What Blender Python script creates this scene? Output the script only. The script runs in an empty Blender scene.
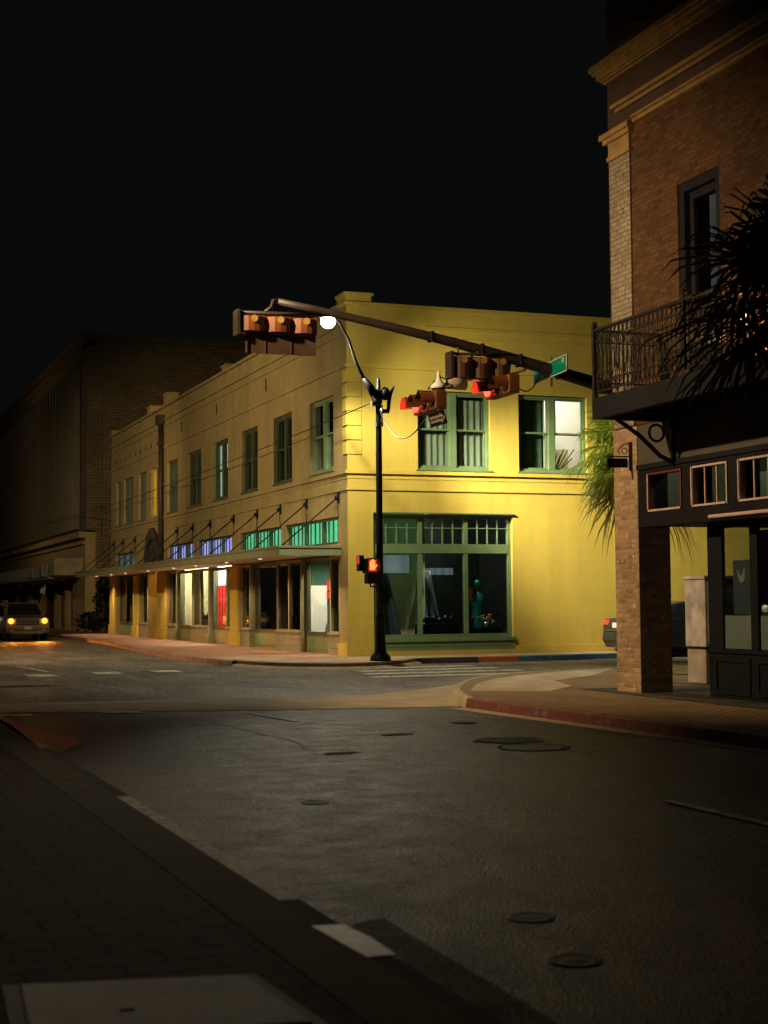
import bpy, bmesh, math, random
from mathutils import Vector, Matrix
random.seed(7)
PI = math.pi
R = math.radians
S = bpy.context.scene
COL = S.collection
ORIG = {}

# ------------------------------------------------------------------ materials
def nodes(name):
    m = bpy.data.materials.new(name); m.use_nodes = True
    nt = m.node_tree; nt.nodes.clear()
    out = nt.nodes.new('ShaderNodeOutputMaterial')
    return m, nt, out

def link(nt, a, b): nt.links.new(a, b)

def coords(nt, scale=1.0):
    tc = nt.nodes.new('ShaderNodeTexCoord')
    mp = nt.nodes.new('ShaderNodeMapping')
    mp.inputs['Scale'].default_value = (scale,)*3 if not isinstance(scale, tuple) else scale
    link(nt, tc.outputs['Object'], mp.inputs['Vector'])
    return mp.outputs['Vector']

def noise(nt, vec, scale, detail=4, rough=0.6):
    n = nt.nodes.new('ShaderNodeTexNoise')
    n.inputs['Scale'].default_value = scale; n.inputs['Detail'].default_value = detail
    n.inputs['Roughness'].default_value = rough
    if vec is not None: link(nt, vec, n.inputs['Vector'])
    return n.outputs['Fac']

def ramp(nt, fac, stops):
    r = nt.nodes.new('ShaderNodeValToRGB')
    els = r.color_ramp.elements
    while len(els) > 1: els.remove(els[-1])
    els[0].position = stops[0][0]; els[0].color = (*stops[0][1], 1)
    for p, c in stops[1:]:
        e = els.new(p); e.color = (*c, 1)
    link(nt, fac, r.inputs['Fac'])
    return r.outputs['Color']

def mixc(nt, fac, a, b, mode='MIX'):
    m = nt.nodes.new('ShaderNodeMix'); m.data_type = 'RGBA'; m.blend_type = mode
    if isinstance(fac, (int, float)): m.inputs[0].default_value = fac
    else: link(nt, fac, m.inputs[0])
    for v, i in ((a, 6), (b, 7)):
        if isinstance(v, tuple): m.inputs[i].default_value = (*v, 1)
        else: link(nt, v, m.inputs[i])
    return m.outputs[2]

def bump(nt, h, strength=0.3, dist=0.01, prev=None):
    b = nt.nodes.new('ShaderNodeBump')
    b.inputs['Strength'].default_value = strength; b.inputs['Distance'].default_value = dist
    link(nt, h, b.inputs['Height'])
    if prev is not None: link(nt, prev, b.inputs['Normal'])
    return b.outputs['Normal']

def principled(nt, out, color, rough=0.6, metal=0.0, normal=None, spec=0.5):
    p = nt.nodes.new('ShaderNodeBsdfPrincipled')
    if isinstance(color, tuple): p.inputs['Base Color'].default_value = (*color, 1)
    else: link(nt, color, p.inputs['Base Color'])
    if isinstance(rough, (int, float)): p.inputs['Roughness'].default_value = rough
    else: link(nt, rough, p.inputs['Roughness'])
    p.inputs['Metallic'].default_value = metal
    p.inputs['Specular IOR Level'].default_value = spec
    if normal is not None: link(nt, normal, p.inputs['Normal'])
    link(nt, p.outputs[0], out.inputs['Surface'])
    return p

def m_plain(name, c, rough=0.55, metal=0.0, var=0.25, nscale=3.0, bmp=0.15, bscale=40, spec=0.5):
    m, nt, out = nodes(name)
    v = coords(nt)
    f = noise(nt, v, nscale, 6)
    lo = tuple(x*(1-var) for x in c); hi = tuple(min(1, x*(1+var)) for x in c)
    col = ramp(nt, f, [(0.3, lo), (0.7, hi)])
    n = bump(nt, noise(nt, v, bscale, 3), bmp, 0.004) if bmp else None
    principled(nt, out, col, rough, metal, n, spec)
    return m

def m_emit(name, c, s):
    m, nt, out = nodes(name)
    e = nt.nodes.new('ShaderNodeEmission'); e.inputs[0].default_value = (*c, 1); e.inputs[1].default_value = s
    link(nt, e.outputs[0], out.inputs['Surface'])
    return m

def m_glass(name, tint=(0.8, 0.85, 0.82), rough=0.015):
    m, nt, out = nodes(name)
    t = nt.nodes.new('ShaderNodeBsdfTransparent'); t.inputs[0].default_value = (*tint, 1)
    g = nt.nodes.new('ShaderNodeBsdfGlossy'); g.inputs['Roughness'].default_value = rough
    lw = nt.nodes.new('ShaderNodeLayerWeight'); lw.inputs[0].default_value = 0.5
    pw = nt.nodes.new('ShaderNodeMath'); pw.operation = 'POWER'; pw.inputs[1].default_value = 4.0
    link(nt, lw.outputs['Facing'], pw.inputs[0])
    fr = nt.nodes.new('ShaderNodeMath'); fr.operation = 'MULTIPLY_ADD'; fr.inputs[1].default_value = 0.75; fr.inputs[2].default_value = 0.035
    link(nt, pw.outputs[0], fr.inputs[0])
    v = coords(nt)
    n = bump(nt, noise(nt, v, 1.3, 2), 0.12, 0.02)
    link(nt, n, g.inputs['Normal'])
    mx = nt.nodes.new('ShaderNodeMixShader')
    link(nt, fr.outputs[0], mx.inputs[0]); link(nt, t.outputs[0], mx.inputs[1]); link(nt, g.outputs[0], mx.inputs[2])
    link(nt, mx.outputs[0], out.inputs['Surface'])
    return m

def wall_uv(nt):
    """u along the wall whichever way it faces, v up (or plan coordinates on horizontal faces)"""
    tc = nt.nodes.new('ShaderNodeTexCoord'); ge = nt.nodes.new('ShaderNodeNewGeometry')
    sx = nt.nodes.new('ShaderNodeSeparateXYZ'); link(nt, tc.outputs['Object'], sx.inputs[0])
    sn = nt.nodes.new('ShaderNodeSeparateXYZ'); link(nt, ge.outputs['True Normal'], sn.inputs[0])
    def mth(op, a, b=None):
        n = nt.nodes.new('ShaderNodeMath'); n.operation = op
        for i, v in enumerate((a, b)):
            if v is None: continue
            if isinstance(v, (int, float)): n.inputs[i].default_value = v
            else: link(nt, v, n.inputs[i])
        return n.outputs[0]
    ax = mth('GREATER_THAN', mth('ABSOLUTE', sn.outputs[0]), 0.5)
    az = mth('GREATER_THAN', mth('ABSOLUTE', sn.outputs[2]), 0.5)
    u = mth('ADD', mth('MULTIPLY', sx.outputs[1], ax), mth('MULTIPLY', sx.outputs[0], mth('SUBTRACT', 1, ax)))
    v = mth('ADD', mth('MULTIPLY', sx.outputs[1], az), mth('MULTIPLY', sx.outputs[2], mth('SUBTRACT', 1, az)))
    cb = nt.nodes.new('ShaderNodeCombineXYZ'); link(nt, u, cb.inputs[0]); link(nt, v, cb.inputs[1])
    return cb.outputs[0], tc.outputs['Object']

def m_brick(name, c1, c2, mortar, bw=0.22, bh=0.075, ms=0.012, rough=0.8, depth=0.5, stain=0.25, extra=None, offset=0.5, stain_scale=0.7, spec=0.3, fine=0.35, streak=0.0, wob=0.012, grain=0.37):
    m, nt, out = nodes(name)
    uv, ob = wall_uv(nt)
    dv = nt.nodes.new('ShaderNodeVectorMath'); dv.operation = 'ADD'
    nz = nt.nodes.new('ShaderNodeTexNoise'); nz.inputs['Scale'].default_value = 9
    link(nt, ob, nz.inputs['Vector'])
    sc = nt.nodes.new('ShaderNodeVectorMath'); sc.operation = 'SCALE'; sc.inputs['Scale'].default_value = wob
    link(nt, nz.outputs['Color'], sc.inputs[0]); link(nt, uv, dv.inputs[0]); link(nt, sc.outputs[0], dv.inputs[1])
    b = nt.nodes.new('ShaderNodeTexBrick')
    b.inputs['Scale'].default_value = 1; b.inputs['Mortar Size'].default_value = ms
    b.inputs['Brick Width'].default_value = bw; b.inputs['Row Height'].default_value = bh
    b.inputs['Mortar Smooth'].default_value = 0.4; b.inputs['Bias'].default_value = -0.1
    b.offset = offset
    b.inputs['Color1'].default_value = (*c1, 1); b.inputs['Color2'].default_value = (*c2, 1); b.inputs['Mortar'].default_value = (*mortar, 1)
    link(nt, dv.outputs[0], b.inputs['Vector'])
    col = b.outputs['Color']
    f = noise(nt, ob, stain_scale, 8, 0.7)
    st = ramp(nt, f, [(0.3, (1-stain,)*3), (0.65, (1, 1, 1))])
    col = mixc(nt, 1.0, col, st, 'MULTIPLY')
    f2 = noise(nt, ob, 14, 4)
    col = mixc(nt, 1.0, col, ramp(nt, f2, [(0.25, (1-grain*0.68,)*3), (0.7, (1+grain*0.32,)*3)]), 'MULTIPLY')
    if streak:  # rain streaks and grime running down the wall
        mp = nt.nodes.new('ShaderNodeMapping'); mp.inputs['Scale'].default_value = (2.2, 2.2, 0.16); link(nt, ob, mp.inputs[0])
        f4 = noise(nt, mp.outputs[0], 1.0, 7, 0.7)
        col = mixc(nt, 1.0, col, ramp(nt, f4, [(0.34, (1-streak, 1-streak*1.05, 1-streak*0.8)), (0.58, (1, 1, 1))]), 'MULTIPLY')
    if extra:   # patches of another tone, worn places
        f3 = noise(nt, ob, extra[1], 6, 0.7)
        k = ramp(nt, f3, [(extra[2], (0, 0, 0)), (extra[2]+0.08, (1, 1, 1))])
        col = mixc(nt, k, col, extra[0])
    inv = nt.nodes.new('ShaderNodeMath'); inv.operation = 'SUBTRACT'; inv.inputs[0].default_value = 1
    link(nt, b.outputs['Fac'], inv.inputs[1])
    n = bump(nt, inv.outputs[0], depth, 0.012)
    n = bump(nt, noise(nt, ob, 30, 4), fine, 0.006, n)
    principled(nt, out, col, rough, 0, n, spec)
    return m

def m_asphalt(name, base=0.045, tint=(1, 0.98, 0.92), rough=0.55, patches=True, grain=58, spec=0.14):
    m, nt, out = nodes(name)
    v = coords(nt)
    def mth(op, a, b):
        n = nt.nodes.new('ShaderNodeMath'); n.operation = op
        for i, q in enumerate((a, b)):
            if isinstance(q, (int, float)): n.inputs[i].default_value = q
            else: link(nt, q, n.inputs[i])
        return n.outputs[0]
    # stones of the aggregate: each cell its own tone, a few of them pale
    def stones(scale):
        vo = nt.nodes.new('ShaderNodeTexVoronoi'); vo.inputs['Scale'].default_value = scale
        link(nt, v, vo.inputs['Vector'])
        sp = nt.nodes.new('ShaderNodeSeparateColor'); link(nt, vo.outputs['Color'], sp.inputs[0])
        return sp.outputs[0], vo.outputs['Distance']
    r1, d1 = stones(grain); r2, d2 = stones(grain*0.45)
    k = mth('ADD', mth('MULTIPLY', mth('POWER', r1, 6.0), 4.2), mth('MULTIPLY', mth('POWER', r2, 8.0), 1.6))
    k = mth('ADD', k, 0.36)
    big = noise(nt, v, 0.3, 7, 0.7)
    mid = noise(nt, v, 2.6, 6, 0.75)
    k = mth('MULTIPLY', k, mth('ADD', mth('MULTIPLY', big, 1.3), 0.25))
    k = mth('MULTIPLY', k, mth('ADD', mth('MULTIPLY', mid, 1.2), 0.4))
    cb = nt.nodes.new('ShaderNodeCombineColor')
    for i, t in enumerate(tint): link(nt, mth('MULTIPLY', k, base*t), cb.inputs[i])
    c = cb.outputs[0]
    if patches:  # darker tar-filled and oil-stained areas, wheel tracks along the lane
        tc = nt.nodes.new('ShaderNodeTexCoord'); mp = nt.nodes.new('ShaderNodeMapping')
        mp.inputs['Scale'].default_value = (0.9, 0.22, 1); link(nt, tc.outputs['Object'], mp.inputs[0])
        f = noise(nt, mp.outputs[0], 1.1, 6, 0.7)
        c = mixc(nt, 1.0, c, ramp(nt, f, [(0.36, (0.45,)*3), (0.56, (1, 1, 1))]), 'MULTIPLY')
        f = noise(nt, v, 0.9, 7, 0.8)
        c = mixc(nt, 1.0, c, ramp(nt, f, [(0.36, (0.3,)*3), (0.42, (1, 1, 1))]), 'MULTIPLY')
    rr = ramp(nt, mid, [(0.3, (rough*0.85,)*3), (0.7, (min(1, rough*1.2),)*3)])
    n = bump(nt, d1, 0.7, 0.008)
    n = bump(nt, noise(nt, v, 1.5, 4), 0.1, 0.02, n)
    principled(nt, out, c, rr, 0, n, spec)
    return m

def m_paint_worn(name, c, under, thr=0.45, scale=6):
    m, nt, out = nodes(name)
    v = coords(nt)
    f = noise(nt, v, scale, 8, 0.75)
    k = ramp(nt, f, [(thr-0.06, (0, 0, 0)), (thr+0.06, (1, 1, 1))])
    col = mixc(nt, k, under, c)
    n = bump(nt, noise(nt, v, 60, 2), 0.4, 0.006)
    principled(nt, out, col, 0.65, 0, n)
    return m

def m_leaf(name, c1, c2):
    m, nt, out = nodes(name)
    v = coords(nt)
    col = ramp(nt, noise(nt, v, 2.5, 3), [(0.35, c1), (0.65, c2)])
    p = nt.nodes.new('ShaderNodeBsdfPrincipled'); link(nt, col, p.inputs['Base Color']); p.inputs['Roughness'].default_value = 0.6; p.inputs['Specular IOR Level'].default_value = 0.2
    tr = nt.nodes.new('ShaderNodeBsdfTranslucent'); link(nt, col, tr.inputs[0])
    mx = nt.nodes.new('ShaderNodeMixShader'); mx.inputs[0].default_value = 0.45
    link(nt, p.outputs[0], mx.inputs[1]); link(nt, tr.outputs[0], mx.inputs[2]); link(nt, mx.outputs[0], out.inputs['Surface'])
    return m

def m_striped_glow(name, c, s, n_per_m=5.0):
    """light behind a slatted blind / ribbed glass: lit from within"""
    m, nt, out = nodes(name)
    uv, ob = wall_uv(nt)
    w = nt.nodes.new('ShaderNodeTexWave'); w.inputs['Scale'].default_value = n_per_m/ (2*PI) * 2
    w.inputs['Distortion'].default_value = 1.5; w.inputs['Detail'].default_value = 2
    link(nt, uv, w.inputs['Vector'])
    k = ramp(nt, w.outputs['Fac'], [(0.2, (0.72,)*3), (0.8, (1, 1, 1))])
    f = ramp(nt, noise(nt, ob, 1.1, 3), [(0.3, (0.7,)*3), (0.7, (1.1,)*3)])
    col = mixc(nt, 1.0, mixc(nt, 1.0, k, f, 'MULTIPLY'), c, 'MULTIPLY')
    e = nt.nodes.new('ShaderNodeEmission'); link(nt, col, e.inputs[0]); e.inputs[1].default_value = s
    link(nt, e.outputs[0], out.inputs['Surface'])
    return m

M = {}
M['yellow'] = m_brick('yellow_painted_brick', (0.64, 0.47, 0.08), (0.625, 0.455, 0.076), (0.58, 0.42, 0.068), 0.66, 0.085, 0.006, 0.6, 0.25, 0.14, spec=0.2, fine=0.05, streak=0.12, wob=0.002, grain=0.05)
M['yellow_shaded'] = m_brick('shaded_yellow_brick', (0.43, 0.325, 0.125), (0.39, 0.29, 0.105), (0.32, 0.235, 0.085), 0.22, 0.075, 0.009, 0.6, 0.4, 0.25, spec=0.2, fine=0.08, streak=0.22, wob=0.002, grain=0.12)  # same yellow paint, duller to put the side's shade into the colour
M['yellow_trim'] = m_plain('yellow_trim_paint', (0.58, 0.42, 0.065), 0.5, var=0.12)
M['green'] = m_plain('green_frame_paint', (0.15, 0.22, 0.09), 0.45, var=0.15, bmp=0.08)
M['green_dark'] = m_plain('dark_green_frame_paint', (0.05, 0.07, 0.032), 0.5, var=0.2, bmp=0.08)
M['wood'] = m_plain('weathered_painted_boards', (0.26, 0.23, 0.12), 0.6, var=0.25, nscale=2)
M['roof'] = m_plain('roofing_felt', (0.04, 0.04, 0.04), 0.9)
M['glass'] = m_glass('window_glass', (0.92, 0.94, 0.93))
M['glass_dark'] = m_glass('dark_window_glass', (0.74, 0.78, 0.76))
M['dark'] = m_plain('unlit_room', (0.02, 0.02, 0.018), 0.9, bmp=0)
M['roomwall'] = m_plain('cream_room_wall', (0.62, 0.56, 0.38), 0.8, var=0.06, bmp=0)
M['shopback'] = m_plain('olive_shop_wall', (0.075, 0.075, 0.05), 0.8, var=0.5, nscale=1.4, bmp=0)
M['roomwhite'] = m_plain('white_room_wall', (0.75, 0.75, 0.72), 0.8, var=0.05, bmp=0)
M['roomgreen'] = m_plain('dark_green_room_wall', (0.03, 0.09, 0.06), 0.8, var=0.2, bmp=0)
M['floor_in'] = m_plain('shop_floor_boards', (0.12, 0.09, 0.06), 0.5)
M['curtain'] = m_plain('pale_green_curtain', (0.25, 0.31, 0.19), 0.85, var=0.1, bmp=0)
M['curtain_dk'] = m_plain('dark_green_curtain', (0.05, 0.11, 0.045), 0.85, var=0.3, bmp=0)
M['blind_grey'] = m_plain('grey_blind', (0.10, 0.11, 0.10), 0.8, var=0.2, bmp=0)
M['red_curtain'] = m_plain('red_curtain', (0.55, 0.025, 0.015), 0.8, var=0.2, bmp=0)
M['blk'] = m_plain('black_metal', (0.008, 0.0085, 0.0095), 0.5, 0.2, var=0.3, bmp=0.1, spec=0.3)
M['blk_paint'] = m_plain('blue_black_paint', (0.0085, 0.0095, 0.012), 0.6, var=0.25, bmp=0.1, spec=0.12)
M['rust_metal'] = m_plain('brown_weathered_steel', (0.04, 0.026, 0.018), 0.55, 0.3, var=0.35)
M['galv'] = m_plain('galvanised_steel', (0.35, 0.34, 0.31), 0.4, 0.7, var=0.2)
M['concrete'] = m_plain('worn_concrete', (0.34, 0.275, 0.165), 0.8, var=0.3, nscale=1.5, bmp=0.4, spec=0.2)
M['concrete_lt'] = m_plain('pale_concrete', (0.36, 0.31, 0.22), 0.75, var=0.25, nscale=2.5, bmp=0.4)
M['concrete_dk'] = m_plain('dark_stained_concrete', (0.05, 0.045, 0.033), 0.85, var=0.35, nscale=2, bmp=0.4, spec=0.1)
M['kerb_pale'] = m_plain('pale_lit_kerb', (0.55, 0.52, 0.42), 0.5, var=0.3, nscale=9, bmp=0.4)
M['edging'] = m_plain('stained_edging_concrete', (0.085, 0.075, 0.05), 0.85, var=0.35, nscale=2.5, bmp=0.5, spec=0.1)
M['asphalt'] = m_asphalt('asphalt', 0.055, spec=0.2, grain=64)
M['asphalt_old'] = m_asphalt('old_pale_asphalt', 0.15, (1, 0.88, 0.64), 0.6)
M['asphalt_tar_and_shade'] = m_asphalt('tar_and_shade_patch', 0.035, rough=0.7, patches=False, spec=0.08)  # tar, and the painted shade beside the left kerb
M['paver'] = m_brick('brick_pavers', (0.36, 0.24, 0.115), (0.27, 0.175, 0.085), (0.05, 0.036, 0.02), 0.21, 0.105, 0.016, 0.75, 0.8, 0.4, spec=0.12)
M['paver_pink'] = m_brick('pink_brick_pavers', (0.42, 0.25, 0.16), (0.37, 0.215, 0.135), (0.19, 0.115, 0.07), 0.21, 0.105, 0.010, 0.7, 0.4, 0.35, spec=0.15)
M['paver_dark'] = m_brick('dark_brick_pavers', (0.06, 0.05, 0.036), (0.048, 0.04, 0.03), (0.012, 0.01, 0.008), 0.40, 0.20, 0.014, 0.8, 0.6, 0.4, spec=0.08)
M['kerb_red'] = m_paint_worn('worn_red_kerb_paint', (0.15, 0.034, 0.022), (0.17, 0.12, 0.085), 0.42, 5)
M['kerb_red_and_glow'] = m_paint_worn('red_kerb_paint_and_glow', (0.44, 0.08, 0.025), (0.16, 0.10, 0.06), 0.42, 4)
M['kerb_red_far'] = m_paint_worn('scuffed_red_kerb_paint', (0.26, 0.075, 0.04), (0.30, 0.22, 0.14), 0.48, 3)
M['kerb_blue'] = m_paint_worn('worn_blue_kerb_paint', (0.04, 0.11, 0.17), (0.2, 0.2, 0.17), 0.4, 4)
M['kerb_stone'] = m_paint_worn('pale_kerb_stone', (0.52, 0.38, 0.24), (0.12, 0.09, 0.06), 0.47, 7)
M['white_line'] = m_paint_worn('worn_white_road_paint', (0.58, 0.52, 0.38), (0.13, 0.115, 0.085), 0.47, 4)
M['white_faint'] = m_paint_worn('faint_white_road_paint', (0.42, 0.38, 0.28), (0.12, 0.11, 0.09), 0.5, 5)
M['bbrick'] = m_brick('brown_brick', (0.15, 0.072, 0.03), (0.075, 0.037, 0.017), (0.10, 0.06, 0.032), 0.21, 0.075, 0.012, 0.85, 1.0, 0.45, spec=0.15)
M['pillar_brick'] = m_brick('tan_brown_brick', (0.50, 0.33, 0.18), (0.28, 0.17, 0.085), (0.42, 0.31, 0.19), 0.22, 0.08, 0.010, 0.8, 0.9, 0.35, ((0.60, 0.45, 0.27), 6, 0.58))
M['pilaster'] = m_brick('whitewashed_brick', (0.36, 0.30, 0.22), (0.27, 0.22, 0.155), (0.24, 0.19, 0.135), 0.22, 0.08, 0.012, 0.85, 1.0, 0.5, ((0.12, 0.085, 0.055), 8, 0.56))
M['cornice'] = m_plain('ochre_cornice_plaster', (0.30, 0.185, 0.06), 0.7, var=0.3, nscale=4)
M['frieze'] = m_plain('brown_plaster', (0.065, 0.034, 0.018), 0.8, var=0.25)
M['brick_far'] = m_brick('old_common_brick', (0.24, 0.18, 0.095), (0.17, 0.125, 0.065), (0.09, 0.066, 0.035), 0.45, 0.15, 0.02, 0.85, 0.7, 0.45, ((0.13, 0.10, 0.055), 0.6, 0.55))
M['plaster_far'] = m_plain('old_cream_plaster', (0.34, 0.25, 0.10), 0.8, var=0.2, nscale=1)
M['flute'] = m_plain('grey_green_cladding', (0.15, 0.13, 0.075), 0.6, var=0.2, nscale=1)
M['tin'] = m_plain('corrugated_tin', (0.20, 0.21, 0.19), 0.4, 0.3, var=0.3)
M['fascia'] = m_plain('olive_canopy_fascia', (0.20, 0.21, 0.10), 0.5, var=0.15)
M['soffit'] = m_plain('pale_canopy_soffit', (0.78, 0.64, 0.5), 0.7, var=0.08, bmp=0)
M['sig_y'] = m_plain('signal_yellow_housing', (0.15, 0.042, 0.006), 0.55, var=0.25)
M['sig_br'] = m_plain('brown_signal_housing', (0.075, 0.032, 0.012), 0.55, var=0.3)
M['backplate'] = m_plain('dark_backplate', (0.06, 0.03, 0.016), 0.6, var=0.2)
M['sig_off'] = m_plain('unlit_lens', (0.05, 0.03, 0.02), 0.2, bmp=0)
M['sig_red'] = m_emit('red_signal_lens', (1, 0.06, 0.035), 4.5)
M['hand'] = m_emit('orange_red_hand_symbol', (1, 0.12, 0.025), 4)
M['lamp_lens'] = m_emit('led_lamp_lens', (1.0, 0.97, 0.85), 14)
M['lantern_glow'] = m_emit('warm_lantern_bulb', (1.0, 0.66, 0.3), 8)
M['down'] = m_emit('downlight_lens', (1, 0.75, 0.6), 1.6)
M['head_amber'] = m_emit('amber_headlight', (1.0, 0.30, 0.035), 3.6)
M['amber_lens'] = m_emit('amber_headlight_glass', (1.0, 0.22, 0.02), 0.42)
M['head_white'] = m_emit('white_headlight', (1.0, 0.8, 0.6), 4)
M['tail'] = m_emit('red_tail_light', (1.0, 0.08, 0.05), 1.2)
M['glow_green'] = m_striped_glow('green_lit_blind', (0.13, 0.68, 0.32), 2.0, 6)
M['glow_purple'] = m_striped_glow('violet_lit_blind', (0.40, 0.42, 0.97), 2.5, 5)
M['glow_blue'] = m_striped_glow('blue_lit_blind', (0.16, 0.28, 0.50), 1.4, 5)
M['glow_teal'] = m_striped_glow('pale_teal_lit_blind', (0.42, 0.62, 0.46), 1.3, 2)
M['glow_dimgreen'] = m_striped_glow('dim_green_lit_blind', (0.12, 0.17, 0.09), 1, 3)
M['glow_amber'] = m_emit('amber_lit_reveal_window', (0.55, 0.33, 0.02), 0.55)
M['glow_pale'] = m_emit('pane_reflection_glow', (0.9, 0.85, 0.7), 0.5)
M['sign_green'] = m_plain('green_sign_sheeting', (0.0, 0.19, 0.125), 0.35, var=0.06, bmp=0)
M['white'] = m_plain('white_paint', (0.75, 0.73, 0.68), 0.5, var=0.05, bmp=0)
M['sign_blk'] = m_plain('black_sign_sheeting', (0.02, 0.018, 0.015), 0.4, var=0.1, bmp=0)
M['sign_face'] = m_plain('aged_white_sheeting', (0.75, 0.66, 0.58), 0.5, var=0.12, nscale=20, bmp=0)
M['leaf'] = m_leaf('palm_leaf_green', (0.17, 0.29, 0.03), (0.50, 0.58, 0.09))
M['leaf_dry'] = m_leaf('dry_palm_leaf', (0.30, 0.20, 0.05), (0.40, 0.30, 0.08))
M['leaf_dk'] = m_leaf('silhouette_palm_leaf', (0.018, 0.028, 0.012), (0.03, 0.04, 0.016))  # palm leaf blackened so the silhouette is in its colour
M['shrub'] = m_leaf('dark_shrub_leaf', (0.02, 0.028, 0.010), (0.045, 0.05, 0.018))
M['bark'] = m_plain('palm_bark', (0.14, 0.10, 0.065), 0.85, var=0.4, nscale=8, bmp=0.6, bscale=15)
M['car_silver'] = m_plain('champagne_car_paint', (0.20, 0.16, 0.11), 0.3, 0.5, var=0.04, bmp=0)
M['car_dark'] = m_plain('dark_grey_car_paint', (0.035, 0.04, 0.045), 0.25, 0.5, var=0.05, bmp=0)
M['car_white'] = m_plain('white_car_paint', (0.6, 0.6, 0.57), 0.3, 0.0, var=0.03, bmp=0)
M['car_glass'] = m_plain('car_window', (0.012, 0.012, 0.013), 0.05, 0, var=0.1, bmp=0, spec=0.8)
M['rubber'] = m_plain('tyre_rubber', (0.012, 0.012, 0.012), 0.8, var=0.2)
M['chrome'] = m_plain('chrome', (0.5, 0.5, 0.5), 0.15, 1.0, var=0.05, bmp=0)
M['plate'] = m_plain('licence_plate', (0.45, 0.45, 0.36), 0.5, var=0.05, bmp=0)
M['cabinet'] = m_plain('stained_beige_cabinet_paint', (0.46, 0.40, 0.34), 0.6, var=0.4, nscale=3.5)
M['cabinet_shaded'] = m_plain('shaded_cabinet_paint', (0.20, 0.22, 0.20), 0.5, var=0.35, nscale=4)  # cabinet face turned from the light, its shade put into the paint
M['gloss_teal'] = m_plain('teal_sequin_fabric', (0.01, 0.16, 0.14), 0.25, 0.5, var=0.7, nscale=25)
M['silver_drape'] = m_plain('silver_draped_foil', (0.38, 0.42, 0.46), 0.22, 0.6, var=0.4, nscale=3)
M['blue_drape'] = m_plain('grey_blue_drape', (0.12, 0.18, 0.22), 0.6, 0, var=0.3, nscale=3)
M['skin'] = m_plain('mannequin_tan', (0.3, 0.18, 0.10), 0.5, var=0.1, bmp=0)
M['pot'] = m_plain('terracotta_pot', (0.25, 0.08, 0.03), 0.6, var=0.15)
M['black_goods'] = m_plain('black_bottles', (0.01, 0.01, 0.012), 0.25, var=0.4, bmp=0)
M['brass'] = m_plain('brass_tone', (0.4, 0.25, 0.05), 0.3, 0.8, var=0.2, bmp=0)
M['frosted'] = m_plain('frosted_film', (0.46, 0.48, 0.46), 0.5, var=0.05, bmp=0)
M['panel_blue'] = m_plain('grey_blue_menu_panel', (0.10, 0.12, 0.15), 0.5, var=0.1, bmp=0)
M['signboard'] = m_plain('grey_brown_signboard', (0.06, 0.05, 0.034), 0.6, var=0.15)
M['transom_fr'] = m_plain('cream_transom_frame', (0.55, 0.40, 0.30), 0.5, var=0.2, nscale=6)
M['transom_red'] = m_plain('red_transom_frame', (0.14, 0.028, 0.018), 0.5, var=0.2)
M['iron'] = m_plain('painted_wrought_iron', (0.013, 0.013, 0.010), 0.6, 0.0, var=0.2, spec=0.15)
M['lid_plate'] = m_paint_worn('stained_lid_concrete', (0.20, 0.185, 0.135), (0.06, 0.055, 0.04), 0.47, 2.2)
M['lid_metal'] = m_plain('worn_iron_cover', (0.016, 0.015, 0.013), 0.7, 0.2, var=0.4, bscale=60, bmp=0.5)

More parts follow.
